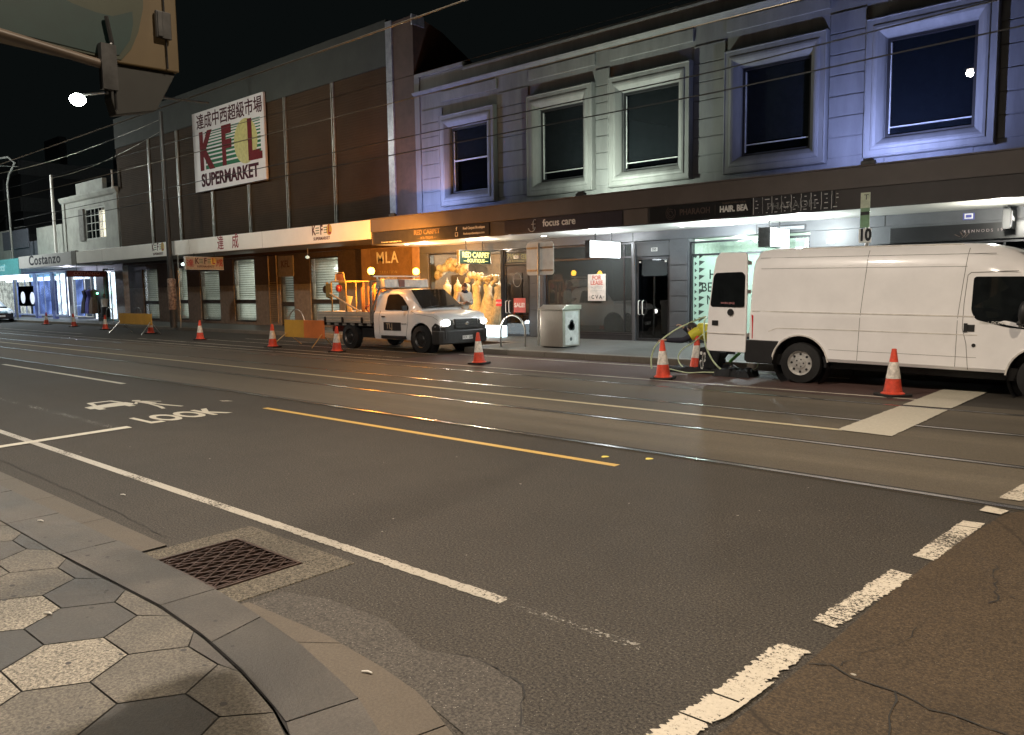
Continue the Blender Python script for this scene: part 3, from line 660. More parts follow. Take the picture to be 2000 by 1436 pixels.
NP = {'350': 'white number plate above the double-handled glass door between empty shop and salon', '352': 'small white number plate above the boutique door', '348': 'white number plate reading 348 on the dark board right of the bus stop pole', '349': 'white number plate above the white van roof, right of the salon box sign'}
def number(s, x, z, y=YW-.004, size=.12, yb=None):
    t = thing('number_plate', NP[s], 'number plate', (x, y, z))
    MB().box(x-.10, x+.10, y-.006, y, z-.05, z+.05).build('plate', wl, t)
    text('digits', s, .095, (x, y-.009, z), sign_blk, t, .001, bold=.003)
number('350', -11.60, 2.70, YW+.036); number('352', -16.72, 2.68, YW+.046); number('348', -4.98, 2.70); number('349', -6.75, 2.68)
window('shop_window', -10.50, -7.25, .35, 2.86, pane, (), trans=2.50)
MB().box(-10.50, -7.25, YW+.05, YW+.2, .13, .348).build('stall_riser', alu, B)
frost = mat('frosted_film', (.50, .60, .54), .5, var=.06, scale=1.2, emit=(.62, .86, .74), es=.45)
f_ = MB().box(-10.44, -7.30, YW+.14, YW+.15, .41, 2.44).build('frosted_film', frost, B)
letm = mat('window_letters', (.03, .04, .035), .5)
for s_, x, z in (('HAIR', -9.62, 1.96), ('BEAUTY', -9.62, 1.62), ('NAILS', -9.62, 1.28)): text('lettering', s_, .36, (x, YW+.135, z), letm, f_, .002, sx=.9)
q = MB()
z = .5
while z < 2.4:
    q.prism([(-10.27, YW+.136, z), (-10.10, YW+.136, z+.11), (-10.27, YW+.136, z+.14)], (0, -.003, 0)); q.prism([(-10.33, YW+.136, z+.06), (-10.40, YW+.136, z+.01), (-10.40, YW+.136, z+.12)], (0, -.003, 0)); z += .19
q.build('lace_pattern', mat('pattern_dark', (.10, .12, .11), .5), f_)
window('shop_window', -7.22, -6.22, .3, 2.54, pane_dark); window('shop_window', -5.69, 1.48, .3, 2.54, pane_dark, (-4.6, -3.2, -1.4, 0))
q = MB(); r = random.Random(2)
for k in range(16): x = -5.4+.26*k; q.tube([(x, YW+.5, 2.5), (x+.02, YW+.5, 2.1+.2*r.random())], .012, 5)
q.build('hanging_cups', chrome, B)
t = thing('fascia_sign', 'dark wine-bar sign board with small dim pink letters, right of the bus stop pole', 'sign', (-3.9, YW, 2.56))
MB().box(-5.42, -1.6, YW-.06, YW-.003, 2.56, 2.90).build('board', sign_blk, t, bevel=.004)
text('lettering', 'K E N N O D S   1 9 7', .085, (-3.55, YW-.064, 2.74), mat('dim_pink', (.30, .24, .24), .5), t, .002); 
q = MB(); r = random.Random(9)
for k in range(7): a = r.random()*6; q.tube([(-4.0+.09*cos(a)*k/4, YW-.066, 2.68+.08*sin(a)), (-3.95+.08*cos(a+1)*k/4, YW-.066, 2.70+.08*sin(a+1))], .008, 5)
q.build('emblem', dimred, t)
t = thing('blue_plaque', 'small blue and white square plaque on the dark wall above the wine-bar board', 'plaque', (-3.85, YW, 3.0))
MB().box(-3.98, -3.76, YW-.012, YW-.001, 2.99, 3.13).build('plate', mat('plaque_blue', (.08, .09, .35), .4), t); q = MB(); framebox(q, -3.95, -3.79, 3.01, 3.12, YW-.016, YW-.013, .025); q.build('mark', wl, t)
t = thing('notice_board', 'narrow framed notice panel on the grey wall beside the glowing salon box sign', 'notice', (-7.6, YW, 2.6))
q = MB(); framebox(q, -8.25, -7.35, 2.98, 3.13, YW-.02, YW-.001, .02); q.build('frame', alu, t); MB().box(-8.2, -7.4, YW-.012, YW-.001, 3.02, 3.09).build('notice', mat('notice_grey', (.25, .26, .27), .5), t)
# ---------- KFL supermarket block
K = thing('supermarket_building', 'tall brown-clad supermarket block with a pale concrete parapet and thin vertical metal trims', 'building', (-34, YW, .13))
def clad():
    m = mat('brown_cladding', (.052, .031, .017), .8, .1, .12, .8); n, l = m.node_tree.nodes, m.node_tree.links
    tc = n.new('ShaderNodeTexCoord'); wv = n.new('ShaderNodeTexWave'); wv.bands_direction = 'Z'; wv.inputs['Scale'].default_value = 3.2; wv.inputs['Distortion'].default_value = 0
    l.new(tc.outputs['Object'], wv.inputs[0]); bp = n.new('ShaderNodeBump'); bp.inputs['Strength'].default_value = .5; bp.inputs['Distance'].default_value = .012
    l.new(wv.outputs['Fac'], bp.inputs['Height']); l.new(bp.outputs[0], n['Principled BSDF'].inputs['Normal']); return m
cl = clad(); cl.node_tree.nodes['Principled BSDF'].inputs['Specular IOR Level'].default_value = .15; parap = mat('parapet_concrete', (.036, .038, .032), .8, var=.12, scale=1.5, bump=.2)
XKL, XKR = -46.3, -22.72
MB().box(XKL, XKR, YW, YW+.3, 3.3, 9.78).build('cladding', cl, K)
MB().box(XKL, XKR-.002, YW-.05, YW+.4, 9.785, 11.40).build('parapet', parap, K, bevel=.02)
brickw = mat('party_wall_brown', (.075, .045, .032), .7, var=.15, scale=3)
q = MB(); q.box(-22.38, -21.30, YW-.04, YW+.4, 3.3, 11.22); q.prism([(-21.50, YW+.41, .2), (-21.50, YW+.41, 11.2), (-21.50, 20.6, 10.95), (-21.50, 22.6, 10.0), (-21.50, 26, 8.2), (-21.50, 34, 8.0), (-21.50, 34, .2)], (.19, 0, 0))
q.build('end_wall', brickw, K)
MB().box(XKL, -21.6, 21.6, 40, .2, 9.6).box(XKL, -21.6, YW+.41, 21.598, 3.5, 9.6).build('rear_block', parap, K)
q = MB().box(-22.715, -22.385, YW-.10, YW+.1, 4.0, 11.28).box(-21.36, -21.27, YW-.08, YW+.5, 10.9, 11.26); q.build('corner_trim', mat('trim_silver', (.34, .35, .37), .4, .5), K, bevel=.01)
tm = mat('thin_trim', (.30, .29, .26), .4, .5)
for x in (-42.2, -39.03, -35.72, -32.45, -29.38, -26.05):
    MB().box(x-.10, x-.055, YW-.07, YW-.001, 4.3, 9.78).box(x+.02, x+.065, YW-.07, YW-.001, 4.3, 9.78).build('vertical_trim', tm, K)
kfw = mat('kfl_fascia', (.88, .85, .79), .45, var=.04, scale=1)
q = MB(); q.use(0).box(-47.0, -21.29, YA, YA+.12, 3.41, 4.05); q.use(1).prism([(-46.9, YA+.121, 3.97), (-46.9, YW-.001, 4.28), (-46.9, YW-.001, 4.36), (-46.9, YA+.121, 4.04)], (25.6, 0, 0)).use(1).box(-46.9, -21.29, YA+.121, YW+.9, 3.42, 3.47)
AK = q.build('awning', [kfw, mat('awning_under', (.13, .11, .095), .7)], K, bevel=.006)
q = MB()
for x in (-43.5, -34.0, -28.0): q.box(x-.006, x+.006, YA-.003, YA-.001, 3.42, 4.04)
q.build('joint', mat('joint_grey', (.3, .28, .25), .6), AK)
red = mat('kfl_red', (.30, .025, .03), .45); yel = mat('kfl_yellow', (.62, .46, .10), .45); grn = mat('kfl_green', (.02, .13, .06), .7, spec=.2)
dk = mat('logo_dark', (.10, .04, .03), .5)
def kfl_logo(par, x, z, s_, y, face='-Y', X=None):
    f = lambda u, v, d=0: (u, y-d, v) if face == '-Y' else (X+d, u, v)
    text('lettering', 'K', .46*s_, f(x-.48*s_, z+.10*s_, .003), dk, par, .002, face, .014*s_, sx=.75); text('lettering', 'F', .46*s_, f(x, z+.10*s_, .003), dk, par, .002, face, .014*s_, sx=.75)
    text('lettering', 'L', .46*s_, f(x+.48*s_, z+.10*s_, .003), red, par, .002, face, .014*s_, sx=.75)
    text('lettering', 'SUPERMARKET', .15*s_, f(x, z-.19*s_, .003), dk, par, .002, face, .003*s_, sx=1.02)
    q = MB()
    for k in range(3):
        for u0, u1 in ((-.36, -.14), (.14, .34)):
            P_ = [f(x+u0*s_, z+(.0+.09*k)*s_, .002), f(x+u1*s_, z+(.0+.09*k)*s_, .002), f(x+u1*s_, z+(.03+.09*k)*s_, .002), f(x+u0*s_, z+(.03+.09*k)*s_, .002)]; q.poly(P_)
    q.build('green_stripes', grn, par, recalc=False)
    q = MB().poly([f(x+(.46+.17*cos(a))*s_, z+(.1+.2*sin(a))*s_, .001) for a in [i*pi/8 for i in range(16)]]); q.build('yellow_disc', yel, par, recalc=False)
kfl_logo(AK, -37.05, 3.74, 1.05, YA); kfl_logo(AK, -24.05, 3.76, 1.0, YA)
text('lettering', '達', .62, (-31.25, YA-.003, 3.72), red, AK, .002, bold=.008, sx=.85); text('lettering', '成', .62, (-30.05, YA-.003, 3.74), red, AK, .002, bold=.008, sx=.85)
# big sign on the cladding
t = thing('supermarket_sign', 'big square white sign reading KFL SUPERMARKET with Chinese characters, green stripes and yellow disc', 'sign', (-33.9, YW-.1, 6.5))
MB().box(-37.04, -30.75, YW-.20, YW-.075, 6.51, 10.22).build('board', mat('sign_white', (.60, .55, .54), .5, var=.05, scale=.8), t, bevel=.02)
yb = YW-.202
text('lettering', '達成中西超級市場', .74, (-33.72, yb-.003, 9.70), mat('sign_brown', (.06, .015, .018), .75, spec=.15), t, .003, bold=.010, sx=.98)
q = MB(); z = 7.50; hs = [.30, .22, .19, .17, .15, .13, .11, .09, .08, .07, .06]
for h in hs:
    q.box(-35.9+.03*(z-7.5), -31.05, yb-.004, yb-.001, z, z+h*.62); z += h*.62+.075
q.build('green_stripes', grn, t)
q = MB(); q.poly([(-32.28+.98*cos(a), yb-.006, 8.36+.98*sin(a)) for a in [i*2*pi/48 for i in range(48)]])
q.build('yellow_disc', mat('disc_yellow', (.46, .40, .13), .5), t, recalc=False)
kr = mat('sign_red', (.13, .012, .015), .75, spec=.15)
for s_, x, zz in (('K', -35.85, 8.28), ('F', -33.95, 8.30), ('L', -31.68, 8.28)): text('lettering', s_, 2.35, (x, yb-.009, zz), kr, t, .004, bold=.10, sx=.80)
q = MB(); q.box(-31.9, -30.95, yb-.012, yb-.008, 7.46, 7.78); q.build('letter_foot', kr, t)
text('lettering', 'SUPERMARKET', .80, (-33.85, yb-.004, 6.99), mat('sign_maroon', (.06, .012, .02), .75, spec=.15), t, .003, bold=.030, sx=.96)
# ground floor
YG = 20.2
up_b = mat('kfl_wall_upper_shaded', (.09, .065, .05), .6); lo_b = mat('kfl_wall_lower', (.24, .21, .18), .6)  # upper brown is darkened to hold the shadow on that part of the wall
q = MB(); openings = [(-46.2, -44.3, .2, 3.1), (-42.0, -40.85, .25, 3.1), (-39.45, -37.45, .25, 2.85), (-36.05, -34.1, .25, 3.3), (-31.95, -30.85, .14, 3.24), (-29.55, -27.5, .25, 3.15)]
xx = [-49.0] + [v for o in openings for v in o[:2]] + [-25.2]
for i in range(0, len(xx), 2):
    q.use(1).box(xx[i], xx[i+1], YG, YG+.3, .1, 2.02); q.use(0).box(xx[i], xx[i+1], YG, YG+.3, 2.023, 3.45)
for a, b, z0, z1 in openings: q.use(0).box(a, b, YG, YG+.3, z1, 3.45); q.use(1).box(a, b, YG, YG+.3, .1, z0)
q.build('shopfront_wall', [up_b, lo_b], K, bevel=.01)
MB().box(-49, -21.6, YG+.9, YG+1.2, .1, 3.4).build('interior_back', mat('kfl_inner', (.35, .33, .28), .7), K)
for x, e in ((-45.2, 22), (-41.4, 28), (-38.4, 22), (-35.1, 60), (-28.5, 55)): lamp('shop_night_lamp', 'POINT', (x, YG+.62, 2.6), e*1.6, (.95, 1, .92), .05)
for (a, b, z0, z1), e in zip(openings, (5, 7, 6, 17, 3.5, 14)):
    d_ = lamp('shutter_fill', 'AREA', ((a+b)/2, YG+.12, (z0+z1)/2), e, (.95, 1, .92), b-a-.3, aim=((a+b)/2, YG+1, (z0+z1)/2)); d_.data.shape = 'RECTANGLE'; d_.data.size_y = z1-z0-.4  # unseen area light added behind the glass to brighten the slats' front
slat = mat('shutter_slat', (.5, .49, .45), .45, .3, .08, 3)
for i, (a, b, z0, z1) in enumerate(openings):
    f_ = window('shop_window' if i != 4 else 'door', a, b, z0, z1, pane, (), YG+.04, .06, mat('kfl_frame', (.03, .026, .024), .5), K)
    q = MB(); z = z0+.08; r = random.Random(i)
    while z < z1-.12:
        gap = .035 if (z > z0+1.15) else .010
        q.prism([(a+.07, YG+.24, z), (a+.07, YG+.255, z), (a+.07, YG+.275, z+.10-gap), (a+.07, YG+.26, z+.10-gap)], (b-a-.14, 0, 0)); z += .11
    q.build('roller_shutter', slat, f_)
    MB().box(a+.06, b-.06, YG+.05, YG+.10, z0+.88, z0+1.08).build('rail', mat('rail_dark', (.05, .045, .04), .5), f_)
q = MB(); z = .3
while z < 2.1: q.prism([(-32.80, YG-.01, z), (-32.80, YG-.05, z), (-32.80, YG-.01, z+.055)], (.62, 0, 0)); z += .085
q.box(-32.84, -32.80, YG-.06, YG-.002, .2, 3.4).box(-32.16, -32.12, YG-.06, YG-.002, .2, 3.4); q.build('louvre', mat('louvre_tan', (.23, .18, .12), .5), K)
MB().lathe([(.001, 0), (.17, 0), (.17, .02), (.001, .02)], (-28.5, YG+.02, 1.75), 16, 'y').build('oval_sticker', mat('sticker_dark', (.06, .05, .05), .5), K)
t = thing('door_sign', 'square brown KFL sign above the narrow supermarket door', 'sign', (-31.4, YG, 2.5))
MB().box(-31.95, -30.75, YG-.06, YG-.003, 2.36, 3.30).build('board', mat('sign_tan', (.24, .21, .18), .6), t, bevel=.01); text('lettering', 'KFL', .42, (-31.35, YG-.064, 2.92), dk, t, .003, bold=.01)
# brown-tiled return wall with the MLA sign, right end of the supermarket's ground floor
q = MB(); q.box(-25.18, -21.31, 19.62, 19.92, .1, 3.4); q.box(-21.7, -21.31, YW+.0, 19.618, .1, 3.4); q.box(-25.2, -24.9, 19.93, YG+.3, .1, 3.4)
q.build('return_wall', mat('tiled_brown', (.30, .19, .11), .42, var=.15, scale=2.5, bump=.2), K, bevel=.01)
t = thing('wall_sign', 'brown wall panel reading MLA in white letters above the amber beacons', 'sign', (-23.6, 19.6, 2.0))
MB().box(-24.55, -21.9, 19.585, 19.617, 1.9, 3.25).build('panel', mat('mla_panel', (.22, .14, .08), .4), t); text('lettering', 'MLA', .62, (-23.55, 19.58, 2.90), wl, t, .004, bold=.008, spacing=1.15)
text('lettering', 'TAXATION', .17, (-23.5, 19.58, 2.36), mat('mla_small', (.35, .28, .2), .5), t, .003, spacing=1.3); text('lettering', 'ACCOUNTANTS', .13, (-23.5, 19.58, 2.14), wl, t, .003)
# security camera-like lights under KFL awning
for x, y, lb in ((-27.3, 18.6, 'white dome camera bracket under the supermarket awning near its right end'), (-36.6, 18.0, 'white round lantern glowing under the supermarket awning behind the poster pole')):
    t = thing('awning_lantern', lb, 'lantern', (x, y, 3.0)); MB().tube([(x, y, 3.42), (x, y, 3.2), (x+.06, y-.06, 3.12)], .02, 6).build('bracket', galv, t)
    MB().ball((x+.08, y-.08, 3.05), .09, sq=(1, 1, .7)).build('bowl', emis('lantern_glow_%d' % int(-x), (.75, 1, .9), .5 if x > -30 else 5), t, smooth=60)
# ---------- white rendered shop with arched window, at the left end
Wt = thing('white_shop_building', 'old white rendered shop with stepped parapet and arched shuttered window', 'building', (-50.6, YW, .13))
wr = mat('white_render', (.36, .36, .33), .8, var=.14, scale=1.2, bump=.25)
q = MB(); q.box(-54.7, -51.28, YW, YW+.3, 4.0, 7.6).box(-48.30, -46.35, YW, YW+.3, 4.0, 7.6).box(-51.28, -48.30, YW, YW+.3, 4.0, 4.97).box(-51.28, -48.30, YW, YW+.3, 6.85, 7.6)
q.box(-52.5, -48.5, YW+.02, YW+.28, 7.603, 8.45).box(-54.68, -46.4, YW+.31, 30, 4, 7.5)
q.box(-54.7, -54.3, YW-.08, YW-.002, 4.3, 7.4).box(-46.85, -46.40, YW-.08, YW-.002, 4.3, 7.4)
q.build('wall', wr, Wt, bevel=.02)
MB().prism([(-54.8, YW-.002, 7.35), (-54.8, YW-.12, 7.42), (-54.8, YW-.22, 7.62), (-54.8, YW-.22, 7.72), (-54.8, YW-.002, 7.72)], (8.5, 0, 0)).build('cornice', wr, Wt)
q = MB(); framebox(q, -51.26, -48.32, 4.98, 6.84, YW+.02, YW+.1, .08)
for x in (-50.45, -49.9, -49.3, -48.85): q.box(x-.03, x+.03, YW+.03, YW+.09, 5.06, 6.76)
for z in (5.5, 5.95, 6.4): q.box(-51.18, -48.4, YW+.04, YW+.08, z-.02, z+.02)
f_ = q.build('arched_window', mat('old_white', (.40, .40, .37), .6), Wt); MB().box(-51.18, -49.0, YW+.055, YW+.06, 5.06, 6.76).build('pane', carglass, f_); MB().box(-49.27, -48.42, YW+.055, YW+.06, 5.06, 6.6).build('lit_pane', emis('lit_window', (1, .93, .72), 1.0), f_)
q = MB(); q.box(-52.05, -51.3, YW-.10, YW-.003, 4.95, 6.85); z = 5.0
for k in range(17): q.box(-52.0, -51.35, YW-.115, YW-.101, z, z+.07); z += .11
q.build('shutter', mat('shutter_grey', (.20, .19, .18), .6), Wt)
q = MB(); q.box(-54.7, -54.3, YW, YW+.3, .1, 3.98).box(-50.3, -49.2, YW, YW+.3, .1, 3.98).box(-47.5, -46.4, YW, YW+.3, .1, 3.98).box(-54.3, -50.3, YW, YW+.3, 3.1, 3.98).box(-49.2, -47.5, YW, YW+.3, 3.2, 3.98)
q.build('shopfront_wall', mat('shop_wall_grey', (.3, .3, .33), .5), Wt)
q = MB().box(-56.4, -47.7, YA, YA+.12, 3.38, 4.11).box(-56.35, -47.7, YA+.121, YW-.002, 3.9, 4.0)
Aw = q.build('awning', [mat('costanzo_fascia', (.50, .49, .49), .5, var=.06)], Wt, bevel=.01)
MB().box(-47.69, -47.01, YA-.02, YA+.14, 3.36, 4.12).build('awning_end_block', mat('end_brown', (.12, .11, .095), .6), Wt)
MB().box(-56.3, -47.75, YA+.13, YW-.01, 3.38, 3.44).build('soffit', soff, Aw); text('lettering', 'Costanzo', .80, (-51.95, YA-.003, 3.78), mat('costanzo_letters', (.045, .045, .055), .5), Aw, .003, bold=.018, sx=1.55, spacing=1.1)
ice = emis('bright_interior', (.78, .86, 1), 4.2, 1.6); iceb = emis('blue_interior', (.22, .32, .85), 1.5, 1.1)
MB().box(-54.28, -50.32, YW+1.4, YW+1.45, .14, 3.08).build('lit_interior', ice, Wt)
MB().box(-49.18, -47.52, YW+1.2, YW+1.25, .14, 3.1).build('lit_interior', mat('dark_wood', (.06, .04, .035), .5), Wt)
window('shop_window', -54.28, -50.32, .3, 3.08, pane, (-52.3, -51.3), YW+.06, .05, trimw, Wt); window('door', -49.18, -47.52, .14, 3.1, pane, (-48.4,), YW+.06, .08, mat('teal_frame', (.12, .35, .36), .4), Wt)
lamp('costanzo_glow', 'AREA', (-52.3, YW+.8, 3.0), 60, (.72, .78, 1), 1.6, aim=(-52.3, YW-.6, .1)); lamp('costanzo_soffit_light', 'POINT', (-51.5, 18.1, 3.15), 60, (.8, .8, 1), .1)
# shop on its left with teal fascia
T_ = thing('corner_shop_building', 'low shop at the far left with a teal fascia and bright white-blue windows', 'building', (-63, YW, .13))
q = MB(); q.box(-84, -54.72, YW, YW+.3, 3.3, 5.4); q.box(-66.5, -61.2, YW-.1, YW-.002, 5.0, 6.3).box(-84, -54.75, YW+.31, 30, 3.3, 5.3).box(-84, -54.75, 22, 30, .2, 3.298); q.build('wall', mat('dark_render', (.10, .105, .13), .8, var=.15), T_, bevel=.02)
MB().box(-59.5, -54.75, YW-.06, YW-.003, 4.2, 6.2).build('upper_render', wr, T_); MB().box(-84, -65.2, YW-.05, YW-.003, 4.3, 6.4).build('left_render', wr, T_)
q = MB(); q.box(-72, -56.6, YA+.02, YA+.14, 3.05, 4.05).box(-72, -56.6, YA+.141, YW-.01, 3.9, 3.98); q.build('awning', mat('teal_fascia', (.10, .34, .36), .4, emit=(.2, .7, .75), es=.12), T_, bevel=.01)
text('lettering', 'optical', .7, (-60.2, YA+.016, 3.52), mat('teal_light', (.55, .8, .8), .4), T_, .003)
MB().box(-72, -56.7, YA+.3, YA+.6, 2.75, 3.02).build('light_strip', emis('cold_strip', (.75, .88, 1), 5), T_)
for x0, x1, m_ in ((-72, -64.9, emis('shelf_glow', (.8, .78, .75), 1.6, 3.0)), (-64.4, -60.7, iceb), (-60.2, -57.4, ice), (-57.0, -54.8, iceb)):
    MB().box(x0+.05, x1-.05, YW+.9, YW+.95, .3, 3.2).build('lit_interior', m_, T_); window('shop_window', x0, x1, .3, 3.2, pane, ((x0+x1)/2,), YW-.1, .12, mat('frame_pale', (.35, .40, .60), .4), T_)
for x in (-64.65, -60.45, -57.2): MB().box(x-.24, x+.24, YW-.12, YW+.1, .13, 3.2).build('pilaster', mat('pilaster_blue', (.14, .17, .40), .5), T_)
dw = emis('disc_white', (.8, .85, .95), .8)
for x, zc in ((-62.9, 1.55), (-61.0, 1.5)): MB().lathe([(.001, 0), (.42, 0), (.42, .02), (.001, .02)], (x, YW-.15, zc), 20, 'y').build('poster_disc', dw, T_); MB().box(-63.9, -60.8, YW-.115, YW-.102, .95, 2.35).build('poster', mat('poster_navy', (.03, .04, .13), .4), T_)
lamp('shop_glow', 'AREA', (-62, 18.3, 2.9), 260, (.72, .84, 1), 6, aim=(-62, 16.5, 0))
# dark office block beyond
D = thing('office_building', 'dark multi-storey office block beyond the low shops', 'building', (-95, 30, 0))
dkb = mat('office_dark', (.020, .022, .026), .6); dkb2 = mat('office_band', (.055, .058, .062), .7)
q = MB(); q.use(0).box(-125, -84, 26, 60, 0, 14.0); q.use(1)
for z in (6.2, 9.6, 13.0): q.box(-125.1, -83.9, 25.8, 26.0, z, z+1.3).box(-84, -83.8, 26, 60, z, z+1.3)
q.build('wall', [dkb, dkb2], D); q = MB()
for x in range(-124, -85, 5): q.box(x, x+.4, 25.85, 25.99, 1, 13)
q.tube([(-95, 25.7, 7.6), (-88, 25.7, 9.4)], .12, 6).build('pier', dkb2, D)
E2 = thing('tower_building', 'distant dark tower block with two greenish lit stairwell windows', 'building', (-100, 44, 0))
MB().box(-112, -72, 46, 70, 0, 20.5).box(-104, -92, 46, 60, 20.5, 23).build('wall', dkb, E2)
g_ = emis('green_lit', (.55, .85, .62), .75)
for x0, x1, z0, z1 in ((-88.2, -86.0, 11.7, 14.4), (-88.0, -86.2, 9.9, 11.1)):
    s_ = 44.8/30; MB().box(x0*s_, x1*s_, 44.8, 45.0, 1.65+(z0-1.65)*s_, 1.65+(z1-1.65)*s_).build('lit_window', g_, E2)
MB().box(-134, -128, 45.0, 46.0, 15, 25).build('wall', dkb2, E2)
# ================================================================ STREET FURNITURE
orange = mat('cone_orange', (.72, .075, .035), .5, var=.2, scale=9, bump=.15); refl = mat('cone_reflective', (.78, .72, .64), .35, var=.22, scale=14)
def cone_proto():
    t = thing('traffic_cone', 'x', 'traffic cone', (0, 0, 0), static=False, group='orange traffic cones with white bands')
    q = MB(); n = 8; P_ = []
    for k in range(4):
        a = pi/4 + k*pi/2
        for d in (-.12, .12): P_.append((.262*cos(a+d), .262*sin(a+d), 0))
    q.prism(P_, (0, 0, .035)); q.build('base', rubber, t, bevel=.006)
    def seg(name, z0, z1, m, dr=0):
        r_ = lambda z: .135 - (z-.035)/.665*(.135-.030) + dr
        pr = [(r_(z0)-.02, z0), (r_(z0), z0), (r_(z1), z1), (max(.002, r_(z1)-.02), z1)]
        return MB().lathe(pr, seg=20).build(name, m, t, smooth=45)
    q = MB().lathe([(.165, .0352), (.165, .045), (.140, .060), (.135, .065)], seg=20).build('skirt', orange, t, smooth=45)
    seg('lower_body', .060, .262, orange); seg('white_band', .262, .505, refl, .0025); q = MB().lathe([(.062, .505), (.038, .66), (.034, .695), (.020, .70)], seg=20).build('tip', orange, t, smooth=45)
    return t
C0 = cone_proto()
cones = [(-3.38, 12.33, .9, 'traffic cone at right, standing alone in front of the white van'), (-7.26, 12.36, .3, 'nearest traffic cone left of the van, its tip touched by the kneeling worker'), (-7.40, 13.85, .5, 'traffic cone standing between the kneeling worker and his dark bag, behind another cone'),
 (-12.09, 12.61, .2, 'traffic cone in front of the ute bonnet'), (-17.80, 12.94, .6, 'traffic cone beside the ute tray'), (-21.04, 12.97, .1, 'traffic cone left of the orange barrier board near the ute'), (-26.98, 13.72, .8, 'traffic cone midway between the two barrier boards'),
 (-33.23, 14.75, .4, 'traffic cone at the right end of the distant yellow barrier board'), (-39.31, 15.30, .2, 'traffic cone at the left end of the distant yellow barrier board'), (-44.88, 15.9, .7, 'second farthest traffic cone, before the narrow dress shop door'), (-49.85, 16.2, .3, 'farthest, leftmost traffic cone before the bright shop window')]
for i, (x, y, a, lb) in enumerate(cones):
    if i == 0: C0.location = (x, y, .005); C0.rotation_euler = (0, 0, a); C0['label'] = lb
    else: k_ = dup(C0, (x, y, .006), a, lb); k_.rotation_euler = (R(1.2*sin(i*2.3)), R(1.3*cos(i*3.1)), a)
# ---- barrier boards
barr_y = mat('barrier_yellow', (.62, .33, .05), .45, var=.08, scale=2); barr_o = mat('barrier_orange', (.72, .20, .05), .45, var=.1, scale=2)
def barrier(x0, x1, y, z0, z1, lb, leg, two=False, sl=.0):
    t = thing('barrier_board', lb, 'barrier', ((x0+x1)/2, y, 0), group='yellow roadworks barrier boards')
    q = MB().box(x0, x1 if not two else x0+(x1-x0)*.5, y, y+.022, z0, z1)
    if two: q.use(1).box(x0+(x1-x0)*.5+.001, x1, y, y+.022, z0, z1)
    q.build('board', [barr_y, barr_o], t, bevel=.004)
    for x, d in ((x0+.10, 1), (x1-.12, -1)):
        for yy, s_ in ((-.45, 1), (.45, 1)):
            MB().tube([(x, y+.03 if yy > 0 else y-.005, z0+.12), (x+.12*d*(-1 if yy < 0 else 1), y+yy, .01)], .014, 6).build('leg', leg, t, smooth=50)
    return t
barrier(-35.35, -32.2, 14.35, .40, .86, 'long yellow barrier board on silver legs between two far cones', galv)
barrier(-21.75, -19.65, 13.85, .26, .80, 'orange and yellow barrier board on splayed legs behind the ute tray', mat('leg_yellow', (.5, .33, .12), .5), True)
# ---- bicycle hoops
def hoop(x0, x1, y, h, lb):
    t = MB(); r = (x1-x0)/2; c = (x0+x1)/2
    P_ = [(x0, y, .13), (x0, y, .13+h-r)] + [(c-r*cos(a), y, .13+h-r+r*sin(a)) for a in [i*pi/14 for i in range(1, 14)]] + [(x1, y, .13+h-r), (x1, y, .13)]
    tag(t.tube(P_, .024, 10).build('bicycle_hoop', galv, smooth=50), lb, 'bicycle hoop', 'steel bicycle hoops along the kerb')
hoop(-14.22, -13.36, 15.7, .83, 'steel bicycle hoop on the footpath between the ute and the sign post')
hoop(-26.95, -25.85, 17.35, .86, 'steel bicycle hoop behind the orange barrier board by the supermarket door'); hoop(-45.0, -44.1, 17.6, .85, 'far bicycle hoop near the narrow dark shop door'); hoop(-41.6, -40.8, 17.7, .85, 'bicycle hoop before the leftmost shuttered supermarket window')
# ---- back of the parking sign on its post
t = thing('parking_sign', 'grey steel post with two blank square metal sign backs, beside the steel bin', 'sign post', (-13.42, 16.32, .13))
MB().tube([(-13.42, 16.32, .13), (-13.38, 16.32, 2.86)], .030, 12).build('post', galv, t, smooth=50)
def rrect(x0, x1, z0, z1, r, y):
    P_ = []
    for cx, cz, a0 in ((x1-r, z1-r, 0), (x0+r, z1-r, pi/2), (x0+r, z0+r, pi), (x1-r, z0+r, 3*pi/2)):
        P_ += [(cx+r*cos(a0+k*pi/10), y, cz+r*sin(a0+k*pi/10)) for k in range(6)]
    return P_
sm = mat('sign_back', (.86, .92, .95), .45, .0, .08, 3)
MB().prism(rrect(-13.84, -12.90, 2.02, 2.89, .09, 16.36), (0, .006, 0)).build('sign_plate', sm, t)
q = MB().box(-13.82, -12.92, 16.345, 16.359, 2.12, 2.16).box(-13.82, -12.92, 16.345, 16.359, 2.72, 2.76).box(-13.425, -13.40, 16.30, 16.345, 2.10, 2.18).box(-13.40, -13.375, 16.30, 16.345, 2.70, 2.78); q.build('bracket', galv, t)
# ---- steel bin cabinet
t = thing('litter_bin', 'brushed steel litter bin cabinet with sloping lid, standing beside the sign post', 'litter bin', (-12.6, 16.0, .13))
stl = mat('brushed_steel', (.60, .56, .50), .33, .85, .08, 6, stretch=(20, 1, 1)); bx0, bx1, by0, by1 = -12.98, -12.24, 15.86, 16.60
q = MB().box(bx0, bx1, by0, by1, .16, 1.10); q.build('cabinet', stl, t, bevel=.012)
q = MB().prism([(bx0-.03, by0-.05, 1.104), (bx0-.03, by1+.03, 1.104), (bx0-.03, by1+.03, 1.22), (bx0-.03, by0+.18, 1.235), (bx0-.03, by0-.05, 1.13)], (bx1-bx0+.06, 0, 0)); q.build('lid', stl, t, bevel=.006)
q = MB(); q.box(bx1+.001, bx1+.006, by0+.10, by1-.08, .20, 1.06); q.build('side_poster', mat('poster_white', (.62, .66, .64), .5), t)
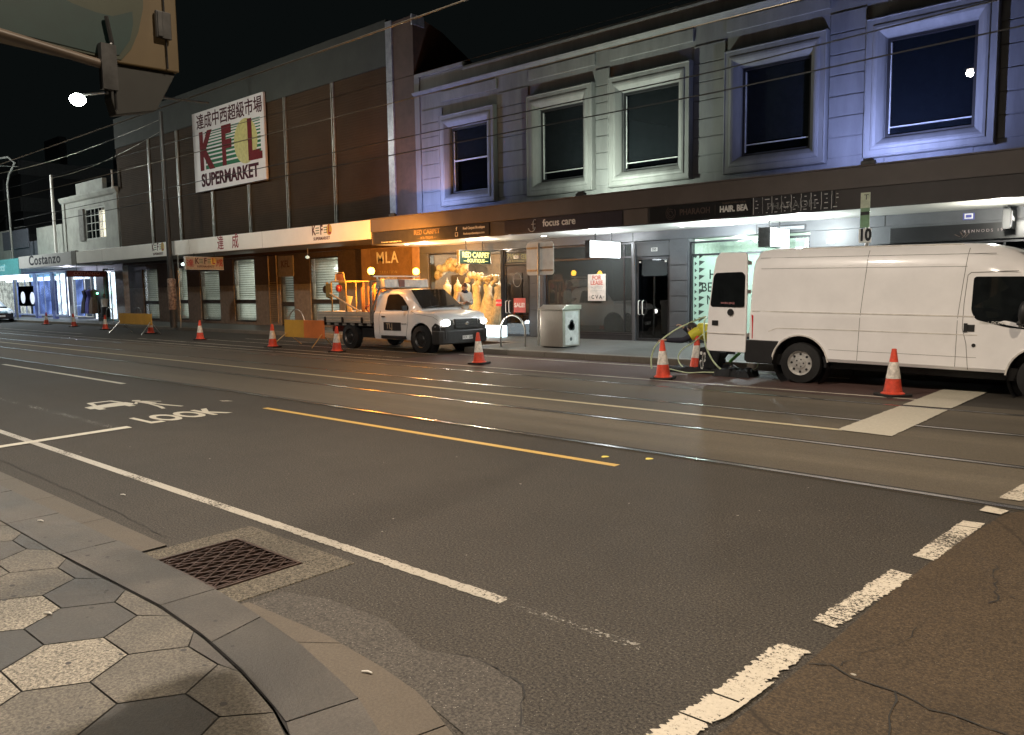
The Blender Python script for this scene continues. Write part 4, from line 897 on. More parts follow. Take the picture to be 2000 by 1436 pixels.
q = MB(); r = random.Random(4)
for k in range(9): y, z = by0+.28+.28*r.random(), .60+.26*r.random(); q.poly([(bx1+.008, y+.07*cos(a)*(1+.4*r.random()), z+.06*sin(a)) for a in [i*pi/4 for i in range(8)]])
q.poly([(bx1+.008, by0+.34+.05*cos(a), .35+.05*sin(a)) for a in [i*pi/6 for i in range(12)]]).build('side_picture', mat('poster_ink', (.07, .09, .09), .5), t, recalc=False)
q = MB().box(bx0+.06, bx1-.06, by0+.06, by1-.06, .13, .158).build('plinth', dsteel, t)
# ---- tram stop pole
t = thing('tram_stop_pole', 'steel tram stop pole with green timetable blades and the number 10, behind the van', 'tram stop', (-4.8, 15.5, .13))
MB().tube([(-4.79, 15.5, .13), (-4.79, 15.5, 3.3)], .035, 12).build('pole', galv, t, smooth=50)
q = MB(); q.use(0).box(-4.90, -4.735, 15.43, 15.45, 2.78, 3.06).use(1).box(-4.90, -4.735, 15.43, 15.45, 3.06, 3.34).use(2).box(-4.895, -4.74, 15.427, 15.429, 2.93, 2.99).use(0).box(-4.90, -4.735, 15.43, 15.45, 2.70, 2.78)
q.build('timetable', [mat('tram_green', (.20, .34, .20), .5), mat('tram_cream', (.55, .60, .45), .5), sign_dk], t)
text('lettering', 'T', .14, (-4.80, 15.428, 3.25), sign_dk, t, .001)
MB().box(-4.92, -4.70, 15.445, 15.455, 2.42, 2.68).build('number_plate', wl, t); text('digits', '10', .30, (-4.81, 15.443, 2.555), sign_blk, t, .001, bold=.014, sx=.75)
# ---- hanging signs below the awnings (they face along the street)
def hang(lb, X, y0, y1, z0, z1, thick, mface, medge, rods=True, ztop=3.19):
    t = thing('hanging_sign', lb, 'hanging sign', (X-thick/2, (y0+y1)/2, z0))
    MB().box(X-thick, X-.004, y0, y1, z0, z1).build('case', medge, t, bevel=.006); MB().box(X-.0035, X+.002, y0+.015, y1-.015, z0+.015, z1-.015).build('face', mface, t)
    MB().box(X-thick-.004, X-thick-.001, y0+.015, y1-.015, z0+.015, z1-.015).build('rear_face', mface, t)
    if rods:
        for y in (y0+.25*(y1-y0), y0+.78*(y1-y0)): MB().tube([(X-thick/2, y, z1-.002), (X-thick/2, y, ztop)], .017, 8).build('hanger', black, t, smooth=50)
    return t
glow = emis('lightbox_white', (.92, .98, 1), 3.2)
t = hang('blank glowing white light box under the awning near the for lease shop', -12.38, 17.25, 18.72, 2.46, 2.93, .16, glow, black)
lamp('lightbox_glow', 'AREA', (-12.30, 18.0, 2.7), 9, (.9, .97, 1), .5, aim=(-11, 18.0, 2.6))
t = hang('glowing white light box with a thin oval emblem, above the open van door', -7.72, 17.98, 19.10, 2.56, 3.02, .30, glow, dsteel, ztop=3.19)
MB().tube([(-7.712, 18.30+.09*cos(a), 2.79+.15*sin(a)) for a in [i*2*pi/16 for i in range(17)]], .010, 5).tube([(-7.712, 18.30+.04*cos(a), 2.79+.09*sin(a)) for a in [i*2*pi/12 for i in range(10)]], .008, 5).build('emblem', mat('emblem_black', (.05, .05, .06), .5), t)
lamp('lightbox_glow', 'AREA', (-7.60, 18.5, 2.8), 7, (.9, .97, 1), .5, aim=(-6, 18.5, 2.6))
t = hang('dark green hanging sign reading RED CARPET BOUTIQUE in glowing yellow letters', -17.6, 17.55, 19.0, 2.47, 2.90, .12, mat('sign_green', (.03, .07, .05), .35), galv)
gl_ = emis('letters_gold', (.95, .85, .30), 1.5)
text('lettering', 'RED CARPET', .235, (-17.596, 18.30, 2.75), gl_, t, .003, '+X', .006, sx=.93); text('lettering', '—BOUTIQUE—', .16, (-17.596, 18.30, 2.57), gl_, t, .003, '+X', .003)
t = hang('tan hanging KFL supermarket sign with red Chinese characters beside the poster pole', -33.0, 16.30, 18.05, 2.69, 3.25, .14, mat('hang_tan', (.36, .30, .23), .5), trimw, ztop=3.4)
kfl_logo(t, 17.2, 2.98, .80, 0, '+X', -32.998); text('lettering', '達', .34, (-32.996, 16.50, 2.95), red, t, .002, '+X', .006); text('lettering', '成', .34, (-32.996, 17.86, 2.97), red, t, .002, '+X', .006)
t = hang('black hanging bar sign with a thick white curved mark, at the right picture edge', -3.0, 18.55, 19.12, 2.72, 3.12, .14, sign_blk, black)
MB().poly([(-2.99, 18.60, 2.76), (-2.99, 18.66, 2.76), (-2.99, 18.68, 2.92), (-2.99, 18.92, 2.88), (-2.99, 18.92, 2.95), (-2.99, 18.68, 3.0), (-2.99, 18.66, 3.08), (-2.99, 18.60, 3.08)]).build('mark', emis('mark_white', (1, .95, .9), 1.2), t, recalc=False)
t = hang('maroon hanging plank sign under the Costanzo awning', -48.2, 16.9, 19.0, 2.70, 3.05, .14, mat('maroon', (.16, .03, .035), .5), dsteel, ztop=3.38)
text('lettering', 'COSTANZO', .26, (-48.194, 17.95, 2.88), mat('pink_letters', (.5, .25, .22), .5), t, .002, '+X', .004)
# ---- posters in the shop windows
def poster(x0, x1, z0, z1, y, m, lb, lines):
    t = thing('window_sign', lb, 'sign', ((x0+x1)/2, y, z0)); MB().box(x0, x1, y-.012, y, z0, z1).build('board', m, t, bevel=.003)
    for s_, sz, x, z, c, b in lines: text('lettering', s_, sz, (x, y-.0135, z), c, t, .001, bold=b)
    return t
pk = mat('lease_red', (.45, .10, .07), .5); gy = mat('lease_grey', (.38, .36, .33), .5)
poster(-13.88, -13.24, 1.27, 2.06, YW+.046, mat('lease_board', (.66, .60, .54), .5), 'white FOR LEASE board with red lettering on the empty shop window', [('FOR', .17, -13.56, 1.95, pk, .006), ('LEASE', .17, -13.56, 1.80, pk, .006), ('9428 7333', .10, -13.56, 1.665, gy, .001), ('Chris Assouaf', .07, -13.56, 1.58, gy, 0), ('· C V A ·', .15, -13.56, 1.38, sign_blk, .004)])
poster(-17.62, -17.36, 1.10, 1.32, YW+.044, mat('stock_red', (.60, .05, .06), .5, emit=(1, .1, .1), es=.15), 'small red STOCK sticker low on the boutique window corner', [('STOCK', .075, -17.49, 1.21, wl, .003)])
poster(-16.86, -16.36, .90, 1.36, YW+.070, mat('sale_red', (.45, .10, .09), .5, emit=(1, .2, .15), es=.08), 'red SALE poster on the glass door of the boutique', [('SALE!', .19, -16.61, 1.13, wl, .006)])
tag(MB().tube([(-16.70+.17*cos(a), YW+.06, 1.95+.22*sin(a)) for a in [i*2*pi/24 for i in range(25)]], .010, 6).tube([(-16.88, YW+.06, 1.98), (-16.46, YW+.06, 1.98)], .008, 6).build('door_emblem', galv), 'thin silver ring emblem with a crossbar on the boutique door', 'emblem')
# ---- poster pole and tall poles
papers = mat('papers', (.30, .22, .17), .7, var=.5, scale=9, detail=3, dark=(.05, .03, .03))
t = thing('tram_pole', 'tall slim dark tram wire pole wrapped in torn posters before the supermarket', 'pole', (-35.17, 16.67, .13))
MB().tube([(-35.17, 16.67, .13), (-35.19, 16.67, 2.5), (-35.32, 16.67, 9.72)], [.16, .13, .085], 12).build('shaft', mat('pole_dark', (.035, .032, .03), .5), t, smooth=50)
MB().lathe([(.16, .95), (.19, 1.0), (.18, 1.9), (.19, 2.3), (.15, 2.35)], (-35.18, 16.67, 0), 14, wob=lambda a, h: 1+.08*sin(5*a+h*9)).build('posters', papers, t, smooth=40)
for dx in (.25,): MB().tube([(-34.78, 16.80, .13), (-34.70, 16.80, 3.4)], .035, 8).build('conduit', galv, t, smooth=50)
t = thing('lamp_pole', 'thin far street pole with a curved hook arm over the corner shop', 'pole', (-59.4, 17.6, .13))
MB().tube([(-59.4, 17.6, .13), (-59.5, 17.6, 8.6), (-59.5, 17.6, 9.0), (-58.9, 17.6, 9.6), (-57.9, 17.5, 9.85), (-57.4, 17.5, 10.1), (-58.2, 17.4, 10.55), (-64, 17.2, 10.9)], .07, 8).build('shaft', mat('pole_grey', (.16, .16, .15), .5), t, smooth=50)
tag(MB().tube([(-54.9, 18.7, 4.1), (-54.9, 18.7, 9.2)], .09, 10).build('downpipe_mast', trimw, smooth=50), 'pale vertical mast at the left corner of the white arched-window shop', 'mast')
tag(MB().tube([(-46.3, 18.9, 7.6), (-46.3, 18.9, 8.6)], .05, 8).build('vent_pipe', trimw, smooth=50), 'short pale vent pipe at the right corner of the white shop parapet', 'pipe')
# ---- overhead wires
wirem = mat('wire_copper', (.30, .26, .20), .35, .8); wired = mat('wire_black', (.012, .012, .012), .6)
def wire(pts, r_, m, lb, sag=0):
    P_ = []; a, b = V(pts[0]), V(pts[-1])
    if len(pts) == 2:
        for i in range(25): f_ = i/24; p_ = a.lerp(b, f_); p_.z -= sag*4*f_*(1-f_); P_.append(p_)
    else: P_ = pts
    return tag(MB().tube(P_, r_, 6).build('overhead_wire', m, smooth=60), lb, 'wire', 'overhead tram wires')
wire([(-90, 7.45, 5.6), (20, 7.40, 5.3)], .011, wirem, 'pale overhead contact wire above the nearer tram track', .1)
wire([(-90, 10.6, 5.8), (20, 10.6, 5.35)], .010, wirem, 'pale overhead contact wire above the farther tram track', .1)
wire([(-40, 12, 5.0), (-6.1, 12, 5.10), (8, 12.0, 5.65)], .011, wired, 'upper of the two black cables crossing the shop windows')
wire([(-40, 12, 4.66), (-6.1, 12, 4.77), (8, 12, 5.1)], .011, wired, 'lower of the two black cables crossing the shop windows')
wire([(-60, 13, 6.9), (10, 13, 6.7)], .007, wired, 'thin high black cable against the night sky above the parapet')
wire([(-60, 17.0, 9.6), (-35.3, 16.67, 9.4)], .012, wirem, 'short feeder cable running left from the top of the poster pole', .3)
wire([(-54.9, 18.7, 9.0), (-35.3, 16.67, 8.9)], .010, wirem, 'pale cable from the white mast to the poster pole', .3)
# ---- street lamps and the added lamp at far left
def lamp_head(name, p, col, es, lb, arm):
    t = thing(name, lb, 'street lamp', p)
    MB().lathe([(.01, .16), (.10, .15), (.22, .06), (.25, 0), (.24, -.01)], p, 18).build('hood', galv, t, smooth=50); MB().ball((p[0], p[1], p[2]-.03), .28 if es > 50 else .13, sq=(1, 1, .45 if es < 50 else .8)).build('lens', emis(name+'_glow', col, es), t, smooth=60)
    if arm: MB().tube(arm, [.05]*(len(arm)-1)+[.04], 8).build('arm', galv, t, smooth=50)
lb_ = ['street lamp above the tram tracks, seen reflected in the rightmost window', 'brilliant white street lamp glowing at the upper left over the far street', 'street lamp over the side street corner', 'street lamp over the near footpath', 'street lamp over the tracks halfway to the supermarket', 'unseen lamp added above the road to brighten the far-left shops']
for i, (p, e, c) in enumerate(STREET_LAMPS):
    s_ = -1 if p[1] < 8 else 1
    t_arm = [(p[0], p[1], p[2]+.12), (p[0], p[1]+s_*1.2, p[2]+.45), (p[0], -1.0 if s_ < 0 else 17.2, p[2]+.7)] if i != 3 else [(p[0], p[1], p[2]+.12), (p[0], p[1]-.8, p[2]+.3)]
    lamp_head('street_lamp', p, c, 60 if i == 1 else 25, lb_[i], t_arm)
# ---- uplight fittings on the awning edge
for i, (x, c, e) in enumerate(UPL):
    tag(MB().box(x-.14, x+.14, 17.04, 17.16, 4.078, 4.16).box(x-.1, x+.1, 17.06, 17.14, 4.16, 4.20).build('facade_uplight', dsteel, bevel=.01), ('bluish', 'greenish white', 'violet-blue')[i] + ' facade uplight fitting on the awning edge ' + ('near the supermarket', 'below the third window', 'below the gap left of the rightmost window')[i], 'light fitting', 'facade uplights on the awning')
# ---- corner of the near shop's awning, top left
t = thing('near_awning', 'yellow and teal end panel of the near shop awning with grey lower edge, top left', 'awning', (-4.3, 1.0, 2.5))
ay = mat('awning_yellow', (.115, .082, .038), .5, var=.06); at = mat('awning_teal', (.008, .034, .032), .5, var=.1); ag = mat('awning_grey', (.026, .027, .025), .6, var=.1); ao = mat('awning_olive', (.042, .052, .032), .5, var=.08)
x = -4.0
MB().prism([(x, 2.0, 2.775), (x, 1.71, 2.765), (x, -1.5, 2.90), (x, -1.5, 4.3), (x, 2.0, 4.3)], (-.14, 0, 0)).build('box', ay, t, bevel=.006)
sw = [(1.84, 4.3), (1.84, 3.2), (1.83, 3.05), (1.80, 2.93), (1.76, 2.84), (1.71, 2.78), (1.6, 2.775), (-1.5, 2.91), (-1.5, 4.3)]
MB().poly([(x+.004, y, z) for y, z in sw]).build('grey_band', ao, t, recalc=False)
sw = [(1.775, 3.02), (1.775, 2.96), (1.755, 2.88), (1.70, 2.80), (1.62, 2.785), (-1.5, 2.93), (-1.5, 3.25), (1.1, 3.12), (1.3, 3.06), (1.5, 2.99), (1.6, 2.975), (1.68, 2.975)]
MB().poly([(x+.008, y, z) for y, z in sw]).build('teal_swoosh', at, t, recalc=False)
MB().prism([(x-.02, 1.99, 2.772), (x-.02, 1.88, 2.57), (x-.02, 1.68, 2.52), (x-.02, 1.66, 2.60), (x-.02, 1.68, 2.762)], (-.08, 0, 0)).build('lower_panel', ag, t, bevel=.004)
q = MB().box(x+.010, x+.030, 1.88, 1.955, 2.92, 3.05).box(x+.031, x+.036, 1.885, 1.91, 2.925, 3.045); q.build('clip_plate', dsteel, t, bevel=.004)
MB().tube([(x+.01, 1.935, 2.78), (x+.01, 1.92, 3.9)], .004, 5).build('seam', black, t)
MB().tube([(x+.02, -.6, 2.85), (x+.02, 1.15, 2.79), (x+.02, 1.62, 2.735), (x+.02, 1.66, 2.73)], .022, 8).build('rail', mat('rail_bronze', (.10, .075, .055), .45), t, smooth=50)
q = MB().tube([(x+.03, 1.64, 2.96), (x+.03, 1.66, 2.84), (x+.03, 1.62, 2.76), (x+.03, 1.62, 2.60)], .010, 6).box(x+.01, x+.05, 1.60, 1.67, 2.62, 2.83).tube([(x+.03, 1.66, 2.78), (x+.03, 1.66, 2.53)], .007, 6); q.build('hook', dsteel, t)
# ---- dresses and balloons in the boutique window
dm = [mat('dress_cream', (.72, .63, .54), .7, var=.15, scale=9), mat('dress_tan', (.60, .49, .38), .7, var=.2, scale=12), mat('dress_gold', (.55, .42, .25), .5, .1, .2, 20), mat('dress_white', (.66, .60, .52), .7)]
names = ['cream', 'beaded', 'tan', 'gold', 'champagne', 'pale tan', 'white']
for i, (x, y, m_, w_) in enumerate(((-20.45, 19.75, 0, .30), (-20.02, 19.85, 2, .34), (-19.55, 19.8, 3, .30), (-18.98, 19.72, 1, .34), (-18.48, 19.78, 1, .44), (-18.02, 19.8, 1, .32), (-17.6, 19.76, 3, .30))):
    t = thing('dress', ('%s gown on a dress form, %s in the boutique window' % (names[i], ('leftmost', 'second from the left', 'third from the left', 'behind the standing person', 'just right of the standing person', 'second from the right', 'rightmost above the red sticker')[i])), 'dress', (x, y, .36), group='gowns in the boutique window')
    f_ = lambda a, h: 1 + (.10*sin(7*a+i) + .05*sin(13*a)) * max(0, min(1, (1.35-h)/.8)); k = w_
    MB().lathe([(k*.95, .38), (k*.85, .7), (k*.62, 1.05), (.17, 1.38), (.125, 1.55), (.155, 1.72), (.145, 1.82), (.07, 1.88)], (x, y, 0), 36, wob=f_).build('gown', dm[m_], t, smooth=70)
    q = MB().tube([(x-.12, y, 1.78), (x-.07, y, 1.93)], .018, 6).tube([(x+.12, y, 1.78), (x+.07, y, 1.93)], .018, 6); q.build('strap', dm[m_], t)
    MB().lathe([(.06, 1.86), (.045, 1.92), (.05, 1.99), (.012, 2.02), (.012, 2.10)], (x, y, 0), 12).build('dress_form', dm[3], t, smooth=50)
tag(MB().box(-20.75, -17.4, 20.3, 20.36, .36, 2.2).build('backdrop', mat('backdrop', (.10, .07, .045), .7, var=.3, scale=2)), 'tan curtain backdrop behind the boutique gowns', 'curtain')
t = thing('balloon_garland', 'garland of peach and cream balloons over the gowns in the boutique window', 'balloon garland', (-19.3, 19.6, 2.3)); r = random.Random(12)
for m_, n, s_ in ((mat('balloon_cream', (.60, .52, .42), .3), 44, 1), (mat('balloon_peach', (.46, .34, .23), .3), 40, 2)):
    q = MB()
    for k in range(n):
        f_ = r.random(); x = -20.75+3.0*f_; z = (2.62 - .45*f_ if f_ > .25 else 2.25+1.3*f_) + (r.random()-.5)*.34 - (.25 if f_ > .5 else 0); q.ball((x, 19.50+r.random()*.2, z), (.06+.065*r.random())*(1.2-.5*f_), 12, 8, (1, 1, 1.08))
    q.build('balloons', m_, t, smooth=80)
tag(MB().box(-17.68, -16.70, 18.45, 18.75, .135, .50).build('light_bench', emis('bench_glow', (.80, .95, 1), 2.4), bevel=.02), 'low glowing white light box on the footpath right of the ute headlights', 'light box')
lamp('bench_light', 'POINT', (-17.2, 18.2, .5), 14, (.8, .95, 1), .1)
# clothes in the dress shop doorway at the left
for i, (x, m_, lb) in enumerate(((-51.0, mat('cloth_black', (.02, .02, .03), .8), 'black dress hanging outside the Costanzo shop door'), (-50.4, mat('cloth_blue', (.07, .07, .32), .7), 'blue dress hanging outside the Costanzo shop door'), (-49.8, mat('cloth_brown', (.12, .08, .06), .7), 'brown dress hanging outside the Costanzo shop door'))):
    t = thing('hanging_dress', lb, 'dress', (x, 18.9, .9)); MB().lathe([(.30, .55), (.24, 1.2), (.14, 1.6), (.2, 1.9), (.06, 2.0)], (x, 18.85, 0), 20, wob=lambda a, h: 1+.12*sin(6*a)).build('gown', m_, t, smooth=60); MB().tube([(x, 18.85, 1.99), (x, 18.85, 2.2)], .012, 5).build('hanger', galv, t)

gumm = mat('gum', (.035, .032, .030), .7)
r = random.Random(31); q = MB()
for k in range(46):
    gx, gy = -6.5+4.2*r.random(), .5+1.35*r.random()
    if gy > interp(INN, gx)-.03: zz = .1228
    else: zz = .1188
    if gy < interp(OUT, gx)-.05: rr = .006+.010*r.random(); q.poly([(gx+rr*cos(a)*(1+.3*r.random()), gy+rr*.9*sin(a), zz) for a in [i*pi/4 for i in range(8)]])
struct(q.build('gum_spots', gumm, recalc=False))
q = MB()
for k in range(20): gx, gy = -9+8*r.random(), 2.3+4.2*r.random(); rr = .004+.008*r.random(); q.poly([(gx+rr*cos(a)*(1+.5*r.random()), gy+rr*sin(a), .0048) for a in [i*pi/3 for i in range(6)]])
struct(q.build('road_specks', mat('speck_pale', (.28, .26, .22), .7), recalc=False))
# ================================================================ VEHICLES
def loft(sections, name, m, parent, smooth=35, caps=(True, True)):
    """sections: list of (x, [(y, z), ...]) right side from bottom to top centre; mirrored to the left"""
    q = MB(); n = len(sections[0][1])
    rings = []
    for x, pr in sections:
        ring = [(x, -y, z) for y, z in pr] + [(x, y, z) for y, z in reversed(pr)]
        rings.append(ring)
    a = 0
    for rg in rings: q.v += rg
    N = 2*n
    for i in range(len(rings)-1):
        for k in range(N-1): q.f.append((i*N+k, i*N+k+1, (i+1)*N+k+1, (i+1)*N+k)); q.m.append(0)
    if caps[0]: q.f.append(tuple(range(N))[::-1]); q.m.append(0)
    if caps[1]: q.f.append(tuple((len(rings)-1)*N+k for k in range(N))); q.m.append(0)
    return q.build(name, m, parent, smooth=smooth)
def wheel(parent, x, y, r, w, side, name='wheel', spokes=0, rimm=None):
    """side -1: outer face towards -Y"""
    q = MB(); s_ = side
    q.lathe([(r*.62, -w/2*s_*1), (r*.90, -w/2*s_), (r*.985, -w*.38*s_), (r, -w*.2*s_), (r, w*.2*s_), (r*.97, w*.4*s_), (r*.6, w/2*s_)], (x, y, r), 36, 'y', cap=False)
    W_ = q.build(name, rubber, parent, smooth=40)
    q = MB(); q.lathe([(r*.63, w*.46*s_), (r*.60, w*.49*s_), (r*.57, w*.42*s_), (r*.52, w*.30*s_), (r*.30, w*.34*s_), (r*.26, w*.44*s_), (r*.12, w*.46*s_), (.004, w*.47*s_)], (x, y, r), 36, 'y', cap=False)
    q.build('rim', rimm or chrome, W_, smooth=30)
    q = MB()
    for k in range(8):
        a = k*pi/4; q.lathe([(.022, w*.335*s_), (.022, w*.345*s_), (.002, w*.346*s_)], (x+r*.43*cos(a), y, r+r*.43*sin(a)), 8, 'y')
    for k in range(5): a = k*2*pi/5; q.lathe([(.014, w*.46*s_), (.012, w*.50*s_)], (x+r*.18*cos(a), y, r+r*.18*sin(a)), 6, 'y')
    q.build('rim_holes', black, W_); return W_
def skinpanel(pts, yf, m, name, parent, proud=.004, th=.004, side=-1, smooth=None):
    """pts (x, z) laid on the body side y = side*yf(x, z)"""
    P_ = [(x, side*(yf(x, z)+proud), z) for x, z in pts]
    return MB().prism(P_, (0, -side*-th, 0)).build(name, m, parent)
def roundpoly(pts, r=.05, n=4):
    out = []
    for i, p in enumerate(pts):
        a, b, c = V(pts[i-1]), V(p), V(pts[(i+1) % len(pts)])
        ra = min(r, (a-b).length*.45, (c-b).length*.45)
        p0 = b+(a-b).normalized()*ra; p1 = b+(c-b).normalized()*ra
        for k in range(n+1): t = k/n; q_ = p0*(1-t)**2 + b*2*t*(1-t) + p1*t*t; out.append((q_.x, q_.y))
    return out
def sideline(pts, yf, m, name, parent, r=.005, side=-1, proud=.0):
    P_ = []
    for (x0, z0), (x1, z1) in zip(pts, pts[1:]):
        for k in range(6): t = k/6; x, z = x0+(x1-x0)*t, z0+(z1-z0)*t; P_.append((x, side*(yf(x, z)+proud), z))
    x, z = pts[-1]; P_.append((x, side*(yf(x, z)+proud), z))
    return MB().tube(P_, r, 4).build(name, m, parent)
gapm = mat('panel_gap', (.16, .15, .14), .7)
# ---------------- white van.  local x forward, y left, origin on the ground under the rear axle
VW = .985
van = thing('delivery_van', 'long white high-roofed delivery van parked with its rear door open beside the kneeling worker', 'van', (-5.07, 13.05+VW, 0), 0, static=False)
van.rotation_euler = (0, R(.9), 0)
def vy(x, z):
    T = [(.30, .03), (.45, 0), (1.15, .0), (1.22, .012), (1.5, .035), (1.9, .085), (2.08, .13), (2.2, .21), (2.26, .33)]
    for (a, ya), (b, yb) in zip(T, T[1:]):
        if z <= b: d = ya+(yb-ya)*max(0, (z-a))/(b-a); break
    else: d = .33
    if x > 2.9: d += (x-2.9)**2*.05
    if x < -.75: d += (-.75-x)*.12
    return VW-d
RW, FW, AR = 0.0, 3.45, .46
def arch(x):
    z = .40
    for c in (RW, FW):
        if abs(x-c) < AR: z = max(z, .345+math.sqrt(AR**2-(x-c)**2)*.98)
    return z
def vroof(x):
    T = [(-.90, 2.20), (-.86, 2.26), (-.6, 2.30), (2.35, 2.30), (2.7, 2.265), (2.95, 2.18), (3.15, 2.06), (3.6, 1.65), (3.95, 1.28), (4.15, 1.18), (4.45, 1.02), (4.60, .80), (4.66, .5)]
    for (a, ya), (b, yb) in zip(T, T[1:]):
        if x <= b: return ya+(yb-ya)*(x-a)/(b-a)
    return .5
def vsec(x, zb=None):
    zr = vroof(x); zb = zb or arch(x); k = (zr/2.30)
    rows = [.45, .60, .80, .95, 1.10, 1.16, 1.19, 1.22, 1.40, 1.60, 1.80, 1.95, 2.08, 2.17, 2.235]
    pr = [(vy(x, zb)-.02, zb)]
    for j, z in enumerate(rows):
        zz = z if k > .999 else (z if z*1 < 0 else .40+(z-.40)*(zr-.40)/(2.30-.40))
        zz = max(zz, zb+.006*(j+1)); pr.append((max(.05, vy(x, z)-(0 if x < 4.2 else (x-4.2)*.35)), zz))
    top = zr-(.028 if zr > 2 else .02)
    pr += [(.66 if x < 4.3 else .5, max(top, pr[-1][1]+.004)), (.45, max(zr-.008, pr[-1][1]+.008)), (.2, max(zr, pr[-1][1]+.010)), (0, max(zr, pr[-1][1]+.011))]
    return pr
X_ = sorted(set([-.90, -.87, -.8, -.7, -.6, -.5] + [RW-AR+AR*2*i/20 for i in range(21)] + [FW-AR+AR*2*i/20 for i in range(21)] + [.6, .9, 1.3, 1.7, 2.1, 2.4, 2.6, 2.8, 2.95, 3.95, 4.1, 4.25, 4.4, 4.5, 4.58, 4.65]))
loft([(x, vsec(x)) for x in X_], 'body', white_p, van, 30)
q = MB().box(-.84, 4.5, -VW+.16, VW-.16, .28, .46); q.build('underbody', black, van)
for c in (RW, FW):
    for s_ in (-1, 1): MB().lathe([(.01, 0), (.455, 0), (.455, s_*.30)], (c, s_*(VW-.31), .345), 24, 'y', cap=False).build('wheel_well', black, van)
steelrim = mat('steel_rim', (.62, .61, .58), .4, .55, .15, 8)
for s_ in (-1, 1): wheel(van, RW, s_*(VW-.135), .345, .215, s_, rimm=steelrim); wheel(van, FW, s_*(VW-.135), .345, .215, s_, rimm=steelrim)
# rear bumper wrapping the corner, sill strip, arch lip
for s_ in (-1,):
    q = MB(); q.prism([(-.965, -VW-.010, .34), (-.965, -VW-.010, .70), (-.36, -VW-.012, .70), (-.44, -VW-.012, .52), (-.47, -VW-.012, .30), (-.93, -VW-.010, .30)], (0, .12, 0)); q.box(-1.0, -.86, -VW+.05, VW-.05, .32, .66); q.build('rear_bumper', black, van, bevel=.012)
arcp = [(RW+(AR+.012)*cos(a), .345+(AR+.012)*sin(a)) for a in [pi*.03+i*pi*.95/16 for i in range(17)]]
whl = mat('white_lip', (.70, .67, .62), .4)
for c in (0, FW): sideline([(x+c, z) for x, z in arcp], vy, whl, 'arch_lip', van, .016, -1, .006)
sideline([(-.86, 1.20), (2.55, 1.20)], vy, whl, 'crease', van, .013, -1, -.001)
sideline([(-.55, .86), (-.4, .92), (.6, .93), (2.6, .93)], vy, whl, 'crease', van, .010, -1, -.002)
sideline([(.48, .60), (2.6, .60)], vy, gapm, 'seam', van, .0035)
for x0, x1 in ((.99, .93),): sideline([(x0, 2.20), (x0, 1.9), (x1+.02, 1.2), (x1, .45)], vy, gapm, 'seam', van, .0045)
sideline([(2.40, 2.20), (2.38, 1.9), (2.33, 1.2), (2.33, .45)], vy, gapm, 'seam', van, .0045)
sideline([(-.75, 1.93), (2.4, 1.93)], vy, gapm, 'seam', van, .0035); sideline([(-.80, 2.115), (2.75, 2.115)], vy, gapm, 'seam', van, .0045)
sideline([(2.42, 1.80), (2.40, 1.4), (2.40, 1.02), (2.46, .8), (2.50, .42)], vy, gapm, 'door_seam', van, .005); sideline([(2.42, 1.80), (2.46, 1.84), (3.05, 1.86)], vy, gapm, 'door_seam', van, .005)
MB().tube([(x, -vy(x, 2.2)+.10, vroof(x)-.035) for x in (-.82, -.2, .5, 1.2, 2.0, 2.3)], .012, 5).build('gutter_rail', whl, van)
win = roundpoly([(2.50, 1.78), (2.50, 1.28), (2.56, 1.16), (2.95, 1.06), (3.55, 1.0), (3.60, 1.28), (3.22, 1.78)], .05)
skinpanel(win, vy, carglass, 'side_window', van, .003, .003)
skinpanel([(3.17, 1.10), (3.20, 1.10), (3.17, 1.76), (3.14, 1.76)], vy, dsteel, 'window_bar', van, .008, .003)
MB().tube([(3.10, -VW-.02, 1.12), (3.16, -VW-.14, 1.16)], .03, 6).build('mirror_arm', black, van); MB().ball((3.18, -VW-.20, 1.27), .13, sq=(.5, .75, 1.3)).build('mirror', black, van, smooth=60)
ms = [(3.02, 2.14), (3.58, 1.67), (3.92, 1.31)]
q = MB().poly([(2.98+.03, -.70, 2.155), (3.88, -.78, 1.37), (3.90, 0, 1.35), (3.02, 0, 2.165)]).poly([(3.01, .70, 2.155), (3.88, .78, 1.37), (3.90, 0, 1.35), (3.02, 0, 2.165)])
q.v = [(x+.02, y, z+.03) for x, y, z in q.v]; q.build('windscreen', carglass, van)
MB().box(2.44, 2.56, -VW-.012, -VW+.004, .98, 1.08).box(2.42, 2.47, -VW-.02, -VW-.012, .97, 1.1).build('door_handle', black, van, bevel=.006)
MB().lathe([(.001, 0), (.026, 0), (.026, .012)], (2.56, -VW-.012, .78), 12, 'y').build('fuel_lock', black, van)
text('decal', 'diesel  DCE-01', .055, (2.66+.12, -VW-.006, 1.115), wl, van, .001)
MB().prism([(-.888, -VW+.045, .72), (-.888, -VW+.045, 1.12), (-.862, -VW+.018, 1.14), (-.835, -VW+.012, 1.12), (-.835, -VW+.012, .72)], (0, -.012, 0)).build('tail_light', red_l, van)
for s_ in (-1, 1):
    MB().box(4.42, 4.56, s_*.80-.09, s_*.80+.09, .82, 1.0).build('headlight', mat('headlamp_off', (.5, .5, .5), .1), van, bevel=.02)
MB().box(4.5, 4.72, -VW+.12, VW-.12, .32, .62).build('front_bumper', black, van, bevel=.04)
MB().box(4.60, 4.66, -.45, .45, .68, .9).build('grille', black, van)
